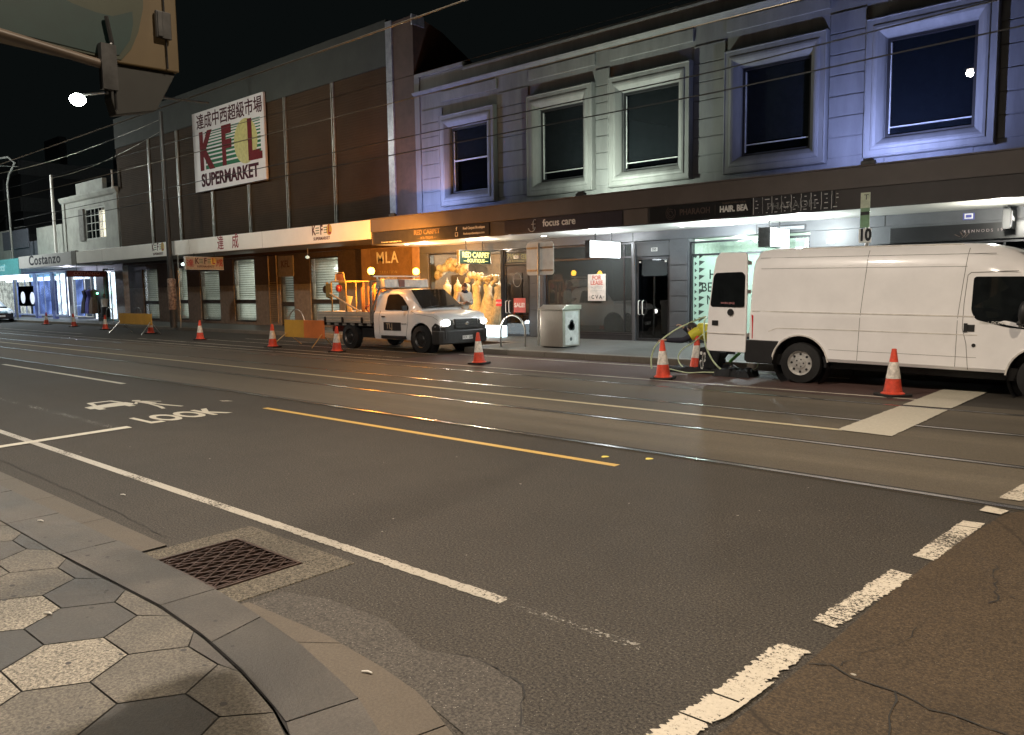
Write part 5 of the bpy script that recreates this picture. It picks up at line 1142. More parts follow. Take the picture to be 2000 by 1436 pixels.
# rear doors: right one swung open along the body line, left one swung open on the far side
for s_, nm in ((-1, 0), (1, 1)):
    yo = -VW-.035 if s_ < 0 else VW+.01
    P_ = [(-.945, .47), (-.945, 1.2), (-.955, 1.55), (-.985, 2.15), (-1.02, 2.215), (-1.50, 2.225), (-1.575, 2.13), (-1.62, 1.8), (-1.67, 1.2), (-1.695, .52), (-1.66, .47)]
    lean = lambda z: max(0, z-1.2)*.07
    d = MB().prism([(x, yo+(lean(z) if s_ < 0 else -lean(z)), z) for x, z in roundpoly(P_, .03)], (0, .045, 0)).build('rear_door', white_p, van, bevel=.008)
    ys = yo-.003 if s_ < 0 else yo+.048
    wp = roundpoly([(-.985, 1.27), (-1.0, 1.82), (-1.06, 1.88), (-1.56, 1.865), (-1.60, 1.80), (-1.635, 1.30), (-1.60, 1.26)], .03)
    MB().prism([(x, ys+(lean(z) if s_ < 0 else -lean(z)), z) for x, z in wp], (0, -.003*1, 0)).build('window', carglass, d)
    if s_ < 0:
        MB().lathe([(.001, 0), (.055, -.002), (.062, .008)], (-1.24, ys-.01, 1.17), 16, 'y').build('badge', black, d)
        MB().box(-1.59, -1.47, ys-.008, ys, .93, 1.02).build('handle', black, d, bevel=.006)
        q = MB(); q.box(-1.68, -.96, ys-.006, ys+.001, .785, .80); q.build('crease', whl, d)
        text('window_label', 'WORK·EDGE', .045, (-1.30, ys-.004+lean(1.33), 1.33), mat('label_pink', (.6, .25, .25), .5), d, .001)
        for z in (.75, 1.5, 2.0): MB().box(-.96, -.90, yo+.04, yo+.075, z, z+.07).build('hinge', galv, d)
# ---------------- white utility truck.  origin on the ground under the cab's rear
ute = thing('utility_truck', 'white single-cab utility truck with lit headlights, aluminium tray and glowing amber beacons', 'truck', (-17.0, 14.80, 0), 0, static=False)
UW = .90
def uarch(x):
    z = .33
    if abs(x-1.57) < .44: z = max(z, .37+math.sqrt(.44**2-(x-1.57)**2))
    return z
def utop(x):
    T = [(-.36, 1.10), (1.25, 1.13), (1.45, 1.12), (2.0, 1.08), (2.35, 1.02), (2.52, .94), (2.62, .80), (2.66, .55)]
    for (a, ya), (b, yb) in zip(T, T[1:]):
        if x <= b: return ya+(yb-ya)*(x-a)/(b-a)
    return .55
def uy(x, z):
    d = .015*abs(z-.75)*2 + (max(0, x-2.1)**2*.55) + (.03 if z < .4 else 0)
    if z > 1.02 and x < 1.5: d += (z-1.02)*.30
    return UW-d
def usec(x):
    zb, zt = uarch(x), utop(x); pr = []
    for j, z in enumerate((.33, .42, .55, .70, .82, .92, 1.0, 1.05)):
        zz = min(z, zt-.05+.004*j); zz = max(zz, zb+.005*j); pr.append((max(.2, uy(x, zz)), zz))
    zt = max(zt, pr[-1][1]+.01)
    pr += [(pr[-1][0]-.05, zt-.004), (.60, zt+.008), (.35, zt+.022), (0, zt+.028)]
    return pr
X_ = sorted(set([-.36, 0, .4, .8, 1.0] + [1.13+.88*i/18 for i in range(19)] + [2.1, 2.2, 2.3, 2.38, 2.45, 2.52, 2.58, 2.63]))
loft([(x, usec(x)) for x in X_], 'body', white_p, ute, 32)
ub_ = [c for c in ute.children if c.name.startswith('body')][0]; ub_.data.materials.append(mat('bumper_dark', (.030, .028, .027), .45))
for p in ub_.data.polygons:
    if p.center.x > 1.99 and p.center.z < .70: p.material_index = 1
# cab
def cabsec(x, z0, z1, k):
    w0, w1 = UW-.045, UW-.20
    return [(w0, z0), (w0-(w0-w1)*.35*k, z0+(z1-z0)*.35), (w0-(w0-w1)*.8*k, z0+(z1-z0)*.8), (w1-.01, z1-.06), (w1-.09, z1-.015), (.3, z1), (0, z1+.005)]
cz = [(-.36, 1.60), (-.30, 1.655), (.0, 1.70), (.5, 1.70), (.80, 1.675), (.95, 1.61), (1.12, 1.47), (1.32, 1.29), (1.48, 1.145)]
loft([(x, cabsec(x, 1.05, z, 1)) for x, z in cz], 'cab', white_p, ute, 30)
def cyf(x, z): return UW-.045-(.155*max(0, z-1.05)/.62)
gm = mat('cab_glass', (.035, .028, .020), .04, spec=.8)
skinpanel(roundpoly([(.07, 1.13), (.10, 1.50), (.16, 1.56), (.55, 1.56), (.72, 1.48), (1.02, 1.22), (1.04, 1.13)], .04), lambda x, z: cyf(x, z)+.006, gm, 'side_window', ute)
skinpanel(roundpoly([(.07, 1.13), (.10, 1.50), (.16, 1.56), (.55, 1.56), (.72, 1.48), (1.02, 1.22), (1.04, 1.13)], .04), lambda x, z: cyf(x, z)+.006, gm, 'side_window', ute, side=1)
q = MB(); q.poly([(.90, -.62, 1.66), (1.47, -.76, 1.175), (1.50, 0, 1.19), (.93, 0, 1.675)]).poly([(.90, .62, 1.66), (1.47, .76, 1.175), (1.50, 0, 1.19), (.93, 0, 1.675)]); q.v = [(x+.012, y, z+.012) for x, y, z in q.v]; q.build('windscreen', gm, ute, recalc=False)
MB().tube([(1.50, -.7, 1.185), (1.45, -.1, 1.25)], .010, 4).tube([(1.50, -.1, 1.20), (1.45, .5, 1.25)], .010, 4).build('wiper', black, ute)
# door outline, sticker, handles
for P_ in ([(-.10, 1.12), (-.14, .9), (-.12, .38), (.0, .36), (.95, .33)], [(1.07, 1.12), (1.06, .8), (1.0, .55), (.97, .34)], [(1.16, 1.10), (1.35, 1.04), (2.1, .96), (2.35, .88)]): sideline(P_, uy, gapm, 'seam', ute, .005)
q = MB().box(-.02, .13, -UW-.012, -UW+.003, .935, .965); q.build('door_handle', black, ute, bevel=.006)
MB().box(.06, .78, -UW-.004, -UW+.010, .575, .80).build('door_panel', sign_dk, ute); text('lettering', 'TLJ', .20, (.30, -UW-.006, .69), mat('tlj', (.45, .36, .26), .5), ute, .001, bold=.004)
text('lettering', '1800 883', .06, (.90, -UW-.003, .76), sign_dk, ute, .001); text('lettering', 'Traffic', .09, (.62, -UW+.012, .98), mat('tlc_orange', (.5, .22, .08), .5), ute, .001, shear=.3)
MB().box(-.03, .98, -UW-.03, -UW+.05, .35, .44).build('side_step', black, ute, bevel=.01)
MB().box(1.05, 1.09, -UW-.20, -UW-.02, 1.12, 1.26).build('mirror', black, ute, bevel=.02); MB().box(1.05, 1.09, UW+.02, UW+.20, 1.12, 1.26).build('mirror', black, ute, bevel=.02)
# front: dark bull-nosed bumper, grille, lamps
bp_ = mat('bumper_dark', (.030, .028, .027), .45)
q = MB(); P_ = []
for i in range(13):
    a = -pi/2+pi*i/12; P_.append((2.28+.48*cos(a)**.7 if cos(a) > 0 else 2.28, .93*sin(a)))
top = [(x, y, .66) for x, y in P_]
q.prism([(x, y, .25) for x, y in P_] + [(2.05, .93, .25), (2.05, -.93, .25)], (0, 0, .36)); q.build('front_bumper', bp_, ute, bevel=.03)
for s_ in (-1, 1): MB().prism([(2.02, s_*.915, .42), (2.02, s_*.915, .70), (2.25, s_*.915, .80), (2.45, s_*.86, .74), (2.5, s_*.84, .42)], (0, -s_*.03, 0)).build('wing_cladding', bp_, ute)
MB().box(2.55, 2.70, -.42, .42, .64, .90).build('grille', bp_, ute, bevel=.02)
q = MB()
for z in (.70, .77, .84): q.box(2.70, 2.712, -.40, .40, z-.008, z+.008)
q.build('grille_bars', dsteel, ute); MB().ball((2.72, 0, .77), .07, sq=(.2, 1.3, .7)).build('badge', chrome, ute, smooth=60)
MB().box(2.76, 2.775, -.20, .18, .36, .46).build('number_plate', wl, ute); text('digits', '1CX · 2AP', .085, (2.7765, -.01, .41), sign_dk, ute, .001, '+X')
hl = emis('headlamp_on', (1, .97, .88), 22)
for s_ in (-1, 1):
    h_ = MB().prism([(2.30, s_*.84, .74), (2.30, s_*.84, .90), (2.52, s_*.76, .90), (2.60, s_*.50, .87), (2.62, s_*.46, .76), (2.50, s_*.80, .72)], (.06, 0, 0)).build('headlight', mat('lamp_housing', (.08, .08, .08), .2), ute)
    MB().ball((2.56, s_*.68, .80), .125, sq=(.9, 1.3, .75)).build('bulb', hl, h_, smooth=60)
    lamp('headlight_beam', 'SPOT', (-17+2.50, 14.80+s_*.68, .80), 120, (1, .95, .82), .06, aim=(-8, 14.80+s_*.8, .35), spot=75, blend=.9)
for x in (1.57, -1.47):
    for s_ in (-1, 1): wheel(ute, x, s_*(UW-.10), .37, .24, s_, rimm=dsteel)
for s_ in (-1, 1): MB().lathe([(.01, 0), (.43, 0), (.43, s_*.28)], (1.57, s_*(UW-.30), .37), 20, 'y', cap=False).build('wheel_well', black, ute)
q = MB(); q.box(-2.95, 1.0, -.42, .42, .45, .62).box(-2.9, -.45, -.86, .86, .66, .75).box(-1.9, -1.0, -.80, -.55, .62, .70).box(-.95, -.45, -.85, -.45, .35, .62).box(1.2, 2.4, -.6, .6, .3, .5); q.build('chassis', black, ute)
# tray
trm = mat('tray_aluminium', (.60, .57, .50), .4, .5, .08, 4, stretch=(1, 1, 8))
q = MB()
for z0, z1 in ((.76, .835), (.842, .925), (.932, 1.015), (1.02, 1.07)): q.box(-3.02, -.50, -.925, -.90, z0, z1).box(-3.02, -.50, .90, .925, z0, z1).box(-3.045, -3.02, -.90, .90, z0, z1)
q.build('tray_sides', trm, ute, bevel=.004); MB().box(-3.02, -.46, -.895, .895, .752, .79).build('tray_floor', trm, ute)
for x in (-2.6, -1.75, -.85): MB().box(x-.04, x+.04, -.95, -.926, .76, .92).box(x-.055, x+.055, -.94, -.93, .80, .88).build('latch', black, ute, bevel=.006)
q = MB()
for k in range(7): q.box(-2.95+.38*k, -2.80+.38*k, -.90, .90, .68, .748)
q.build('cross_members', mat('rail_pale', (.30, .28, .25), .5), ute)
MB().box(-.46, -.40, -.90, .90, .79, 1.12).box(-.50, -.44, -.92, -.86, .76, 1.95).box(-.50, -.44, .86, .92, .76, 1.95).box(-.50, -.44, -.86, .86, 1.90, 1.95).tube([(-.47, -.89, 1.0), (-.2, -.80, 1.75), (-.1, -.72, 1.92)], .035, 8).build('headboard', galv, ute, bevel=.008)
b_ = MB().prism([(-.42, -.80, 1.70), (-.30, -.80, 1.98), (.02, -.80, 1.98), (.05, -.80, 1.74)], (0, 1.62, 0)).build('arrow_board', mat('board_white', (.66, .62, .56), .45), ute, bevel=.02)
MB().box(.045, .062, -.30, -.10, 1.76, 1.96).build('board_mark', mat('mark_brown', (.22, .08, .05), .5), ute)
MB().box(-.36, -.26, -.95, .75, 2.04, 2.08).box(-.33, -.29, -.80, -.76, 1.96, 2.05).box(-.33, -.29, .56, .60, 1.96, 2.05).build('beacon_bar', trimw, ute)
am = emis('amber_beacon', (1, .50, .045), 18)
for yy in (-.98, .67):
    h_ = MB().lathe([(.08, 2.082), (.08, 2.11)], (-.31, yy, 0), 16).build('beacon', black, ute); MB().ball((-.31, yy, 2.205), .098, 14, 10, (1, 1, 1.05)).build('lens', am, h_, smooth=80)
    lamp('beacon_beam', 'SPOT', (-17.31, 14.80+yy*1.16+.02, 2.42), 2600, (1, .38, .05), .07, aim=(-21.8, 19.4, 2.0), spot=96, blend=.8)
    lamp('beacon_light', 'POINT', (-17.31, 14.80+yy*1.16+.02, 2.42), 110, (1, .36, .045), .07)
MB().box(-3.06, -3.03, -.88, -.70, .70, .76).box(-3.06, -3.03, .70, .88, .70, .76).build('tail_lights', emis('tail_red', (1, .06, .03), 3), ute)
lamp('tail_glow', 'POINT', (-20.25, 14.3, .72), 3, (1, .1, .05), .05)
# the bonnet is short: draw the nose in behind the bumper
done = set()
for ch in ute.children:
    for o_ in [ch] + list(ch.children):
        if o_.type == 'MESH' and o_.data.name not in done and not o_.name.startswith(('wheel', 'rim')):
            done.add(o_.data.name)
            for v in o_.data.vertices:
                if v.co.x > 2.0: v.co.x = 2.0+(v.co.x-2.0)*.55
# things standing on the tray
fy = mat('frame_yellow', (.30, .21, .06), .45)
t = thing('cone_rack', 'yellow tube frame standing at the rear of the ute tray with a diagonal pole', 'rack', (-19.1, 14.6, .79), 0)
q = MB(); z1 = 1.95
for x, y in ((-19.55, 14.1), (-18.85, 14.1), (-19.55, 15.0), (-18.85, 15.0)): q.tube([(x, y, .79), (x, y, z1)], .022, 6)
q.tube([(-19.55, 14.1, z1), (-18.85, 14.1, z1), (-18.85, 15.0, z1), (-19.55, 15.0, z1), (-19.55, 14.1, z1)], .022, 6); q.tube([(-19.35, 14.1, z1), (-19.3, 14.1, 2.2), (-18.95, 14.1, 2.2), (-18.88, 14.1, z1)], .02, 6).tube([(-19.7, 14.05, 1.93), (-19.7, 14.05, 1.5), (-19.55, 14.1, 1.45)], .035, 6)
q.box(-19.70, -19.45, 14.0, 14.05, 1.50, 1.90); q.build('frame', fy, t, smooth=45)
q = MB().tube([(-19.50, 14.0, 1.60), (-17.9, 14.1, .95)], .03, 6).build('diagonal_pole', mat('pole_cream', (.6, .5, .35), .5), t, smooth=50)
MB().box(-19.28, -18.92, 14.09, 14.105, 1.98, 2.17).build('small_plate', mat('plate_orange', (.28, .12, .06), .5), t); MB().ball((-19.33, 14.2, 1.75), .10, sq=(1, 1, 1.2)).build('red_lamp', mat('lamp_red', (.22, .02, .02), .4), t, smooth=60)
t = thing('sign_stakes', 'bundle of upright brown and orange sign stakes standing on the ute tray', 'stakes', (-18.3, 14.9, .79)); r = random.Random(8)
for m_, n in ((mat('stake_brown', (.16, .08, .04), .6), 9), (mat('stake_orange', (.26, .13, .05), .5), 7)):
    q = MB()
    for k in range(n): x = -18.75+.85*r.random(); y = 14.4+.6*r.random(); q.box(x, x+.06, y, y+.02, .80, 1.72+.2*r.random())
    q.build('stakes', m_, t)
tag(MB().lathe([(.22, .79), (.24, .86), (.12, 1.0), (.08, 1.3), (.14, 1.5), (.04, 1.52)], (-18.95, 14.25, 0), 14, wob=lambda a, h: 1+.12*sin(3*a+6*h)).build('canvas_bag', mat('canvas', (.62, .52, .38), .7, var=.2), smooth=50), 'cream canvas bag tied upright on the ute tray beneath the yellow frame', 'bag')
q = MB().tube([(-17.85+.14*cos(a), 14.15+.05*sin(2*a), 1.13+.11*sin(a)) for a in [i*.5 for i in range(38)]], .022, 6); tag(q.build('hose_coil', mat('coil_pink', (.50, .10, .10), .5), smooth=50), 'coiled pinkish red hose on the ute tray behind the cab', 'hose')
# ---------------- dark car cut by the left picture edge
car = thing('parked_car', 'dark parked car with one headlight showing at the far left edge', 'car', (-59.3, 16.0, 0), 0, static=False)
def csec(x, zt, w=.88, zb=.22): return [(w, zb), (w+.02, .55), (w-.02, min(.85, zt-.05)), (w-.12, zt-.02), (.4, zt), (0, zt+.01)]
loft([(-2.1, csec(-2.1, .8, .75)), (-1.9, csec(-1.9, .95)), (-1.0, csec(-1, 1.0)), (.6, csec(.6, .98)), (1.5, csec(1.5, .86)), (1.95, csec(1.95, .72, .82)), (2.12, csec(2.12, .58, .7))], 'body', mat('car_black', (.02, .02, .026), .2, coat=1), car, 40)
loft([(-1.5, [(.7, .9), (.66, .95), (.5, .97), (0, .97)]), (-1.0, [(.72, .9), (.60, 1.3), (.5, 1.36), (0, 1.38)]), (0, [(.74, .9), (.62, 1.35), (.5, 1.42), (0, 1.44)]), (.9, [(.74, .9), (.70, .98), (.5, 1.0), (0, 1.0)])], 'cabin', carglass, car, 40)
for x in (-1.3, 1.35):
    for s_ in (-1, 1): wheel(car, x, s_*.80, .31, .2, s_)
for s_ in (-1, 1): MB().ball((1.95, s_*.66, .62), .12, sq=(1.1, 1, .6)).build('headlight', mat('car_lamp', (.7, .7, .75), .1), car, smooth=60)
MB().box(2.12, 2.14, -.25, .25, .36, .46).build('number_plate', wl, car)
# ================================================================ PEOPLE
def skin(nodes_, edges, root, sub=1, name='skin'):
    """nodes_: {key: (co, radius or (rx, ry))}"""
    keys = list(nodes_); ix = {k: i for i, k in enumerate(keys)}
    me = bpy.data.meshes.new(name); me.from_pydata([nodes_[k][0] for k in keys], [(ix[a], ix[b]) for a, b in edges], [])
    o = bpy.data.objects.new(name, me); COL.objects.link(o)
    sk = o.modifiers.new('skin', 'SKIN'); sk.use_smooth_shade = True
    if not me.skin_vertices: me.attributes.new  # layer is made by the modifier
    lay = me.skin_vertices[0].data if me.skin_vertices else None
    if lay is None:
        bm = bmesh.new(); bm.from_mesh(me); bm.verts.layers.skin.verify(); bm.to_mesh(me); bm.free(); lay = me.skin_vertices[0].data
    for k in keys:
        r_ = nodes_[k][1]; lay[ix[k]].radius = r_ if isinstance(r_, tuple) else (r_, r_); lay[ix[k]].use_root = (k == root)
    ss = o.modifiers.new('sub', 'SUBSURF'); ss.levels = sub; ss.render_levels = sub
    dg = bpy.context.evaluated_depsgraph_get(); dg.update()
    m = bpy.data.meshes.new_from_object(o.evaluated_get(dg)); bpy.data.objects.remove(o); return m
def join(meshes, name, m, parent):
    b = bmesh.new()
    for x in meshes: b.from_mesh(x)
    me = bpy.data.meshes.new(name); b.to_mesh(me); b.free(); me.materials.clear(); me.materials.append(m)
    for p in me.polygons: p.use_smooth = True; p.material_index = 0
    return link(name, me, parent)
def head_mesh(c, face, upv=V((0, 0, 1)), s=1.0):
    """a modelled head: skull, brow, nose, lips, chin, ears; face = unit vector the face looks along"""
    f = V(face).normalized(); u = (V(upv)-f*V(upv).dot(f)).normalized(); r_ = f.cross(u); c = V(c)
    me = MB(); a0 = 0; seg, ring = 20, 16
    def shape(th, ph):      # th from top, ph: 0 = face direction
        x, y, z = sin(th)*cos(ph), sin(th)*sin(ph), cos(th)
        fx, sy, uz = .098*x, .076*y, .118*z
        if x > 0:
            g = lambda cy, cz, wy, wz: math.exp(-(y-cy)**2/wy - (z-cz)**2/wz)
            fx += .026*g(0, -.16, .012, .022)*x + .010*g(0, -.48, .06, .006) + .016*g(0, -.80, .05, .03) + .006*g(0, .18, .3, .01) - .012*(g(.32, .0, .02, .012)+g(-.32, .0, .02, .012)) - .006*g(0, -.60, .08, .004)
        if z < -.2: sy *= 1-.35*(-z-.2); fx *= 1 - (.22*(-z-.2) if x < 0 else 0)
        return c + (f*fx + r_*sy + u*uz)*s
    pts = [[shape(pi*i/ring, 2*pi*k/seg) for k in range(seg)] for i in range(1, ring)]
    for rw in pts: me.v += [tuple(p) for p in rw]
    me.v += [tuple(shape(0, 0)), tuple(shape(pi, 0))]; N, B_ = len(me.v)-2, len(me.v)-1
    for i in range(ring-2):
        for k in range(seg): k2 = (k+1) % seg; me.f.append((i*seg+k, (i+1)*seg+k, (i+1)*seg+k2, i*seg+k2)); me.m.append(0)
    for k in range(seg): k2 = (k+1) % seg; me.f.append((N, k, k2)); me.f.append((B_, (ring-2)*seg+k2, (ring-2)*seg+k)); me.m += [0]*2
    for s_ in (-1, 1): e = c + (r_*s_*.076 - f*.008 - u*.005)*s; me.ball(tuple(e), .028*s, 8, 6, (.6, .5, 1.1))
    m = bpy.data.meshes.new('head'); m.from_pydata(me.v, [], me.f); return m, f, r_, u
def hand(nodes_, edges, key, wrist, d, palm_n, curl=.6, s=1.0, thumb=1):
    """adds palm, four fingers and a thumb behind `key`; d: direction of the forearm, palm_n: where the palm faces"""
    d = V(d).normalized(); n = (V(palm_n)-d*V(palm_n).dot(d)).normalized(); w = d.cross(n); P_ = V(wrist)
    nodes_[key+'p'] = (tuple(P_+d*.05*s), (.030*s, .016*s)); edges.append((key, key+'p'))
    for i, (o_, L) in enumerate(((-.030, .070), (-.010, .082), (.010, .077), (.029, .060))):
        k = key+'f%d' % i; b = P_+d*.088*s+w*o_*s; nodes_[k+'a'] = (tuple(b), .010*s); dd = (d*cos(curl*.6)+n*sin(curl*.6)).normalized(); m_ = b+dd*L*.5*s; nodes_[k+'b'] = (tuple(m_), .0088*s)
        d3 = (d*cos(curl*1.6)+n*sin(curl*1.6)).normalized(); nodes_[k+'c'] = (tuple(m_+d3*L*.5*s), .0068*s); edges += [(key+'p', k+'a'), (k+'a', k+'b'), (k+'b', k+'c')]
    b = P_+d*.035*s+w*-.036*s*thumb; t_ = (d*.6-w*.65*thumb+n*.45).normalized(); nodes_[key+'ta'] = (tuple(b), .012*s); nodes_[key+'tb'] = (tuple(b+t_*.04*s), .0098*s); nodes_[key+'tc'] = (tuple(b+t_*.04*s+(d*.8+n*.5).normalized()*.03*s), .008*s)
    edges += [(key+'p', key+'ta'), (key+'ta', key+'tb'), (key+'tb', key+'tc')]
skinm = mat('skin', (.42, .25, .17), .5, var=.06, scale=4); hairm = mat('hair_dark', (.022, .014, .010), .6, var=.3, scale=40, bump=.5); hairb = mat('hair_brown', (.09, .035, .018), .6, var=.3, scale=40, bump=.5)
def person(label, J, face, upv, sets, extra, loc, hands, hair_m, hair_drop=.06, hoodie=None):
    t = thing('person', label, 'person', loc)
    c = V(J['head']); hm, f, r_, u = head_mesh(c, face, upv)
    N = {'pel': (J['pel'], (.15, .11)), 'sp': (J['sp'], (.135, .10)), 'ch': (J['ch'], (.165, .115)), 'nk0': (tuple(V(J['nk']).lerp(V(J['ch']), .25)), .062), 'nk': (J['nk'], .055), 'hd': (tuple(c-u*.06-f*.015), .05)}
    E = [('pel', 'sp'), ('sp', 'ch'), ('ch', 'nk0'), ('nk0', 'nk'), ('nk', 'hd')]
    for s_ in 'LR':
        N['sh'+s_] = (J['sh'+s_], .062); N['el'+s_] = (J['el'+s_], .042); N['wr'+s_] = (J['wr'+s_], (.028, .024)); E += [('ch', 'sh'+s_), ('sh'+s_, 'el'+s_), ('el'+s_, 'wr'+s_)]
        N['hp'+s_] = (J['hp'+s_], .092); N['kn'+s_] = (J['kn'+s_], .060); N['an'+s_] = (J['an'+s_], .042); N['ft'+s_] = (J['ft'+s_], (.045, .032)); E += [('pel', 'hp'+s_), ('hp'+s_, 'kn'+s_), ('kn'+s_, 'an'+s_), ('an'+s_, 'ft'+s_)]
        d, pn, curl, th = hands[s_]; hand(N, E, 'wr'+s_, J['wr'+s_], d, pn, curl, 1, th)
    body = join([skin(N, E, 'pel', 2), hm], 'body', skinm, t)
    for nm, keys, grow, m_ in sets:
        NN = {}; EE = [e for e in E if e[0] in keys and e[1] in keys]
        for k in keys:
            r0 = N[k][1]; r0 = r0 if isinstance(r0, tuple) else (r0, r0); NN[k] = (N[k][0], (r0[0]+grow, r0[1]+grow))
        for a, b, cnt in extra.get(nm, []):  pass
        join([skin(NN, EE, keys[0], 2)], nm, m_, t)
    q = MB(); a_ = MB(); seg, ring = 20, 9       # hair cap, open at the face
    for i in range(ring+1):
        for k in range(seg):
            ph = 2*pi*k/seg; lim = (.34 if cos(ph) > .45 else (.50 if cos(ph) > 0 else .66+hair_drop)); th = pi*lim*i/ring
            rr = 1.10+.03*sin(5*ph+i); q.v.append(tuple(c + f*(-.006+.102*sin(th)*cos(ph)*rr) + r_*.081*sin(th)*sin(ph)*rr + u*(.004+.121*cos(th)*rr)))
    for i in range(ring):
        for k in range(seg): k2 = (k+1) % seg; q.f.append((i*seg+k, (i+1)*seg+k, (i+1)*seg+k2, i*seg+k2)); q.m.append(0)
    q.build('hair', hair_m, t, smooth=60)
    q = MB()
    for s_ in (-1, 1): e = c + f*.083 + r_*.030*s_ - u*.002; q.ball(tuple(e), .011, 8, 6)
    q.build('eyes', mat('eye_dark', (.05, .04, .04), .2), t, smooth=60); e = c+f*.093-u*.057
    MB().tube([tuple(e-r_*.022-f*.004), tuple(e), tuple(e+r_*.022-f*.004)], .0045, 5).build('mouth', mat('lips', (.35, .12, .10), .5), t, smooth=60)
    return t, f, r_, u
ARM = lambda: None
# ---- standing person with a phone, behind the ute bonnet
x, y, g_ = -16.62, 16.75, .13
def o(dx, dy, z): return (x+dx, y+dy, g_+z)
J = dict(pel=o(0, 0, .95), sp=o(.0, .01, 1.13), ch=o(.0, .0, 1.34), nk=o(.02, -.01, 1.48), head=o(.055, -.04, 1.60),
    shL=o(.06, .17, 1.40), elL=o(.10, .20, 1.12), wrL=o(.26, -.02, 1.13), shR=o(-.08, -.16, 1.40), elR=o(-.06, -.24, 1.12), wrR=o(.15, -.20, 1.12),
    hpL=o(.03, .085, .88), knL=o(.04, .09, .50), anL=o(.02, .09, .09), ftL=o(.16, .06, .04), hpR=o(-.03, -.085, .88), knR=o(0, -.10, .50), anR=o(-.03, -.10, .09), ftR=o(.11, -.13, .04))
jk = mat('jacket_cream', (.58, .52, .44), .75, var=.1, scale=8, bump=.3); jd = mat('trousers_pale', (.42, .40, .36), .8, var=.1, scale=8)
t, f, r_, u = person('person in cream jacket and dark scarf looking at a phone before the boutique gowns', J, (.72, -.45, -.55), (0, 0, 1),
    [('jacket', ['ch', 'nk0', 'sp', 'pel', 'shL', 'elL', 'wrL', 'shR', 'elR', 'wrR', 'hpL', 'hpR'], .022, jk), ('trousers', ['pel', 'hpL', 'hpR', 'knL', 'knR', 'anL', 'anR'], .020, jd), ], {}, (x, y, g_),
    {'L': (V((-.2, -.5, .1)), V((.2, -.1, 1)), .7, -1), 'R': (V((.5, .4, .1)), V((-.1, 0, 1)), .7, 1)}, hairb, .10)
MB().lathe([(.085, -.05), (.10, .0), (.085, .045), (.06, .06)], (x+.02, y-.01, g_+1.47), 16, wob=lambda a, h: 1+.1*sin(3*a)).build('scarf', mat('scarf_navy', (.02, .022, .04), .8), t, smooth=60)
for s_ in 'LR':
    a = V(J['ft'+s_]); MB().ball((a.x-.02, a.y+.01, g_+.05), .055, 12, 8, (2.3, .9, .85)).build('shoe', black, t, smooth=60)
pt = MB(); tag(pt.box(x+.19, x+.34, y-.17, y-.09, g_+1.155, g_+1.168).build('phone', black, bevel=.003), 'dark phone held in both hands by the person before the gowns', 'phone')
# ---- kneeling worker in a yellow shirt, reaching for the cone
x, y, g_ = -7.0, 14.15, 0
J = dict(pel=o(.02, .15, .52), sp=o(-.16, .06, .68), ch=o(-.32, -.03, .80), nk=o(-.46, -.10, .84), head=o(-.57, -.14, .82),
    shR=o(-.42, -.22, .76), elR=o(-.66, -.36, .60), wrR=o(-.90, -.62, .62), shL=o(-.40, .15, .80), elL=o(-.66, .10, .68), wrL=o(-.84, -.03, .84),
    hpR=o(.05, .06, .46), knR=o(-.14, -.06, .08), anR=o(.26, -.10, .09), ftR=o(.40, -.12, .05), hpL=o(.08, .24, .46), knL=o(-.20, .28, .46), anL=o(-.12, .30, .10), ftL=o(-.26, .28, .05))
hv = mat('hivis_yellow', (.66, .60, .04), .6, var=.12, scale=8, bump=.3, emit=(.8, .75, .1), es=.0); nv = mat('sleeve_navy', (.018, .018, .032), .8); bk = mat('work_trousers', (.020, .022, .035), .85, var=.2)
t, f, r_, u = person('kneeling worker in a yellow shirt with navy sleeves, bent low behind the van', J, (-.75, -.15, -.62), (-.3, 0, .8),
    [('shirt', ['ch', 'nk0', 'sp', 'pel', 'shL', 'shR'], .085, hv), ('sleeve', ['shL', 'elL', 'wrL'], .022, nv), ('sleeve', ['shR', 'elR', 'wrR'], .022, nv), ('trousers', ['pel', 'hpL', 'hpR', 'knL', 'knR', 'anL', 'anR'], .022, bk)], {}, (x, y, 0),
    {'R': (V((-.6, -.75, .02)), V((.1, 0, -1)), .5, 1), 'L': (V((-.6, -.3, .5)), V((0, 0, -1)), .9, -1)}, hairm, .12)
for s_ in (0, 1):
    pa, pb = V(J['shR' if s_ else 'shL']), V(J['elR' if s_ else 'elL']); MB().tube([tuple(pa.lerp(pb, k/6)) for k in range(-1, 4)], [.09, .112, .108, .102, .098], 12).build('yellow_sleeve', hv, t, smooth=60)
for s_ in 'LR':
    a, b = V(J['an'+s_]), V(J['ft'+s_]); MB().tube([tuple(a+V((0, 0, .02))), tuple(a.lerp(b, .5)), tuple(b)], [.055, .052, .040], 10).build('boot', black, t, smooth=60)
MB().tube([(x-.40+.10*cos(a)*.3, y-.08+.13*cos(a), .80+.125*sin(a)) for a in [i*2*pi/20 for i in range(21)]], .013, 6).build('reflective_band', refl, t)
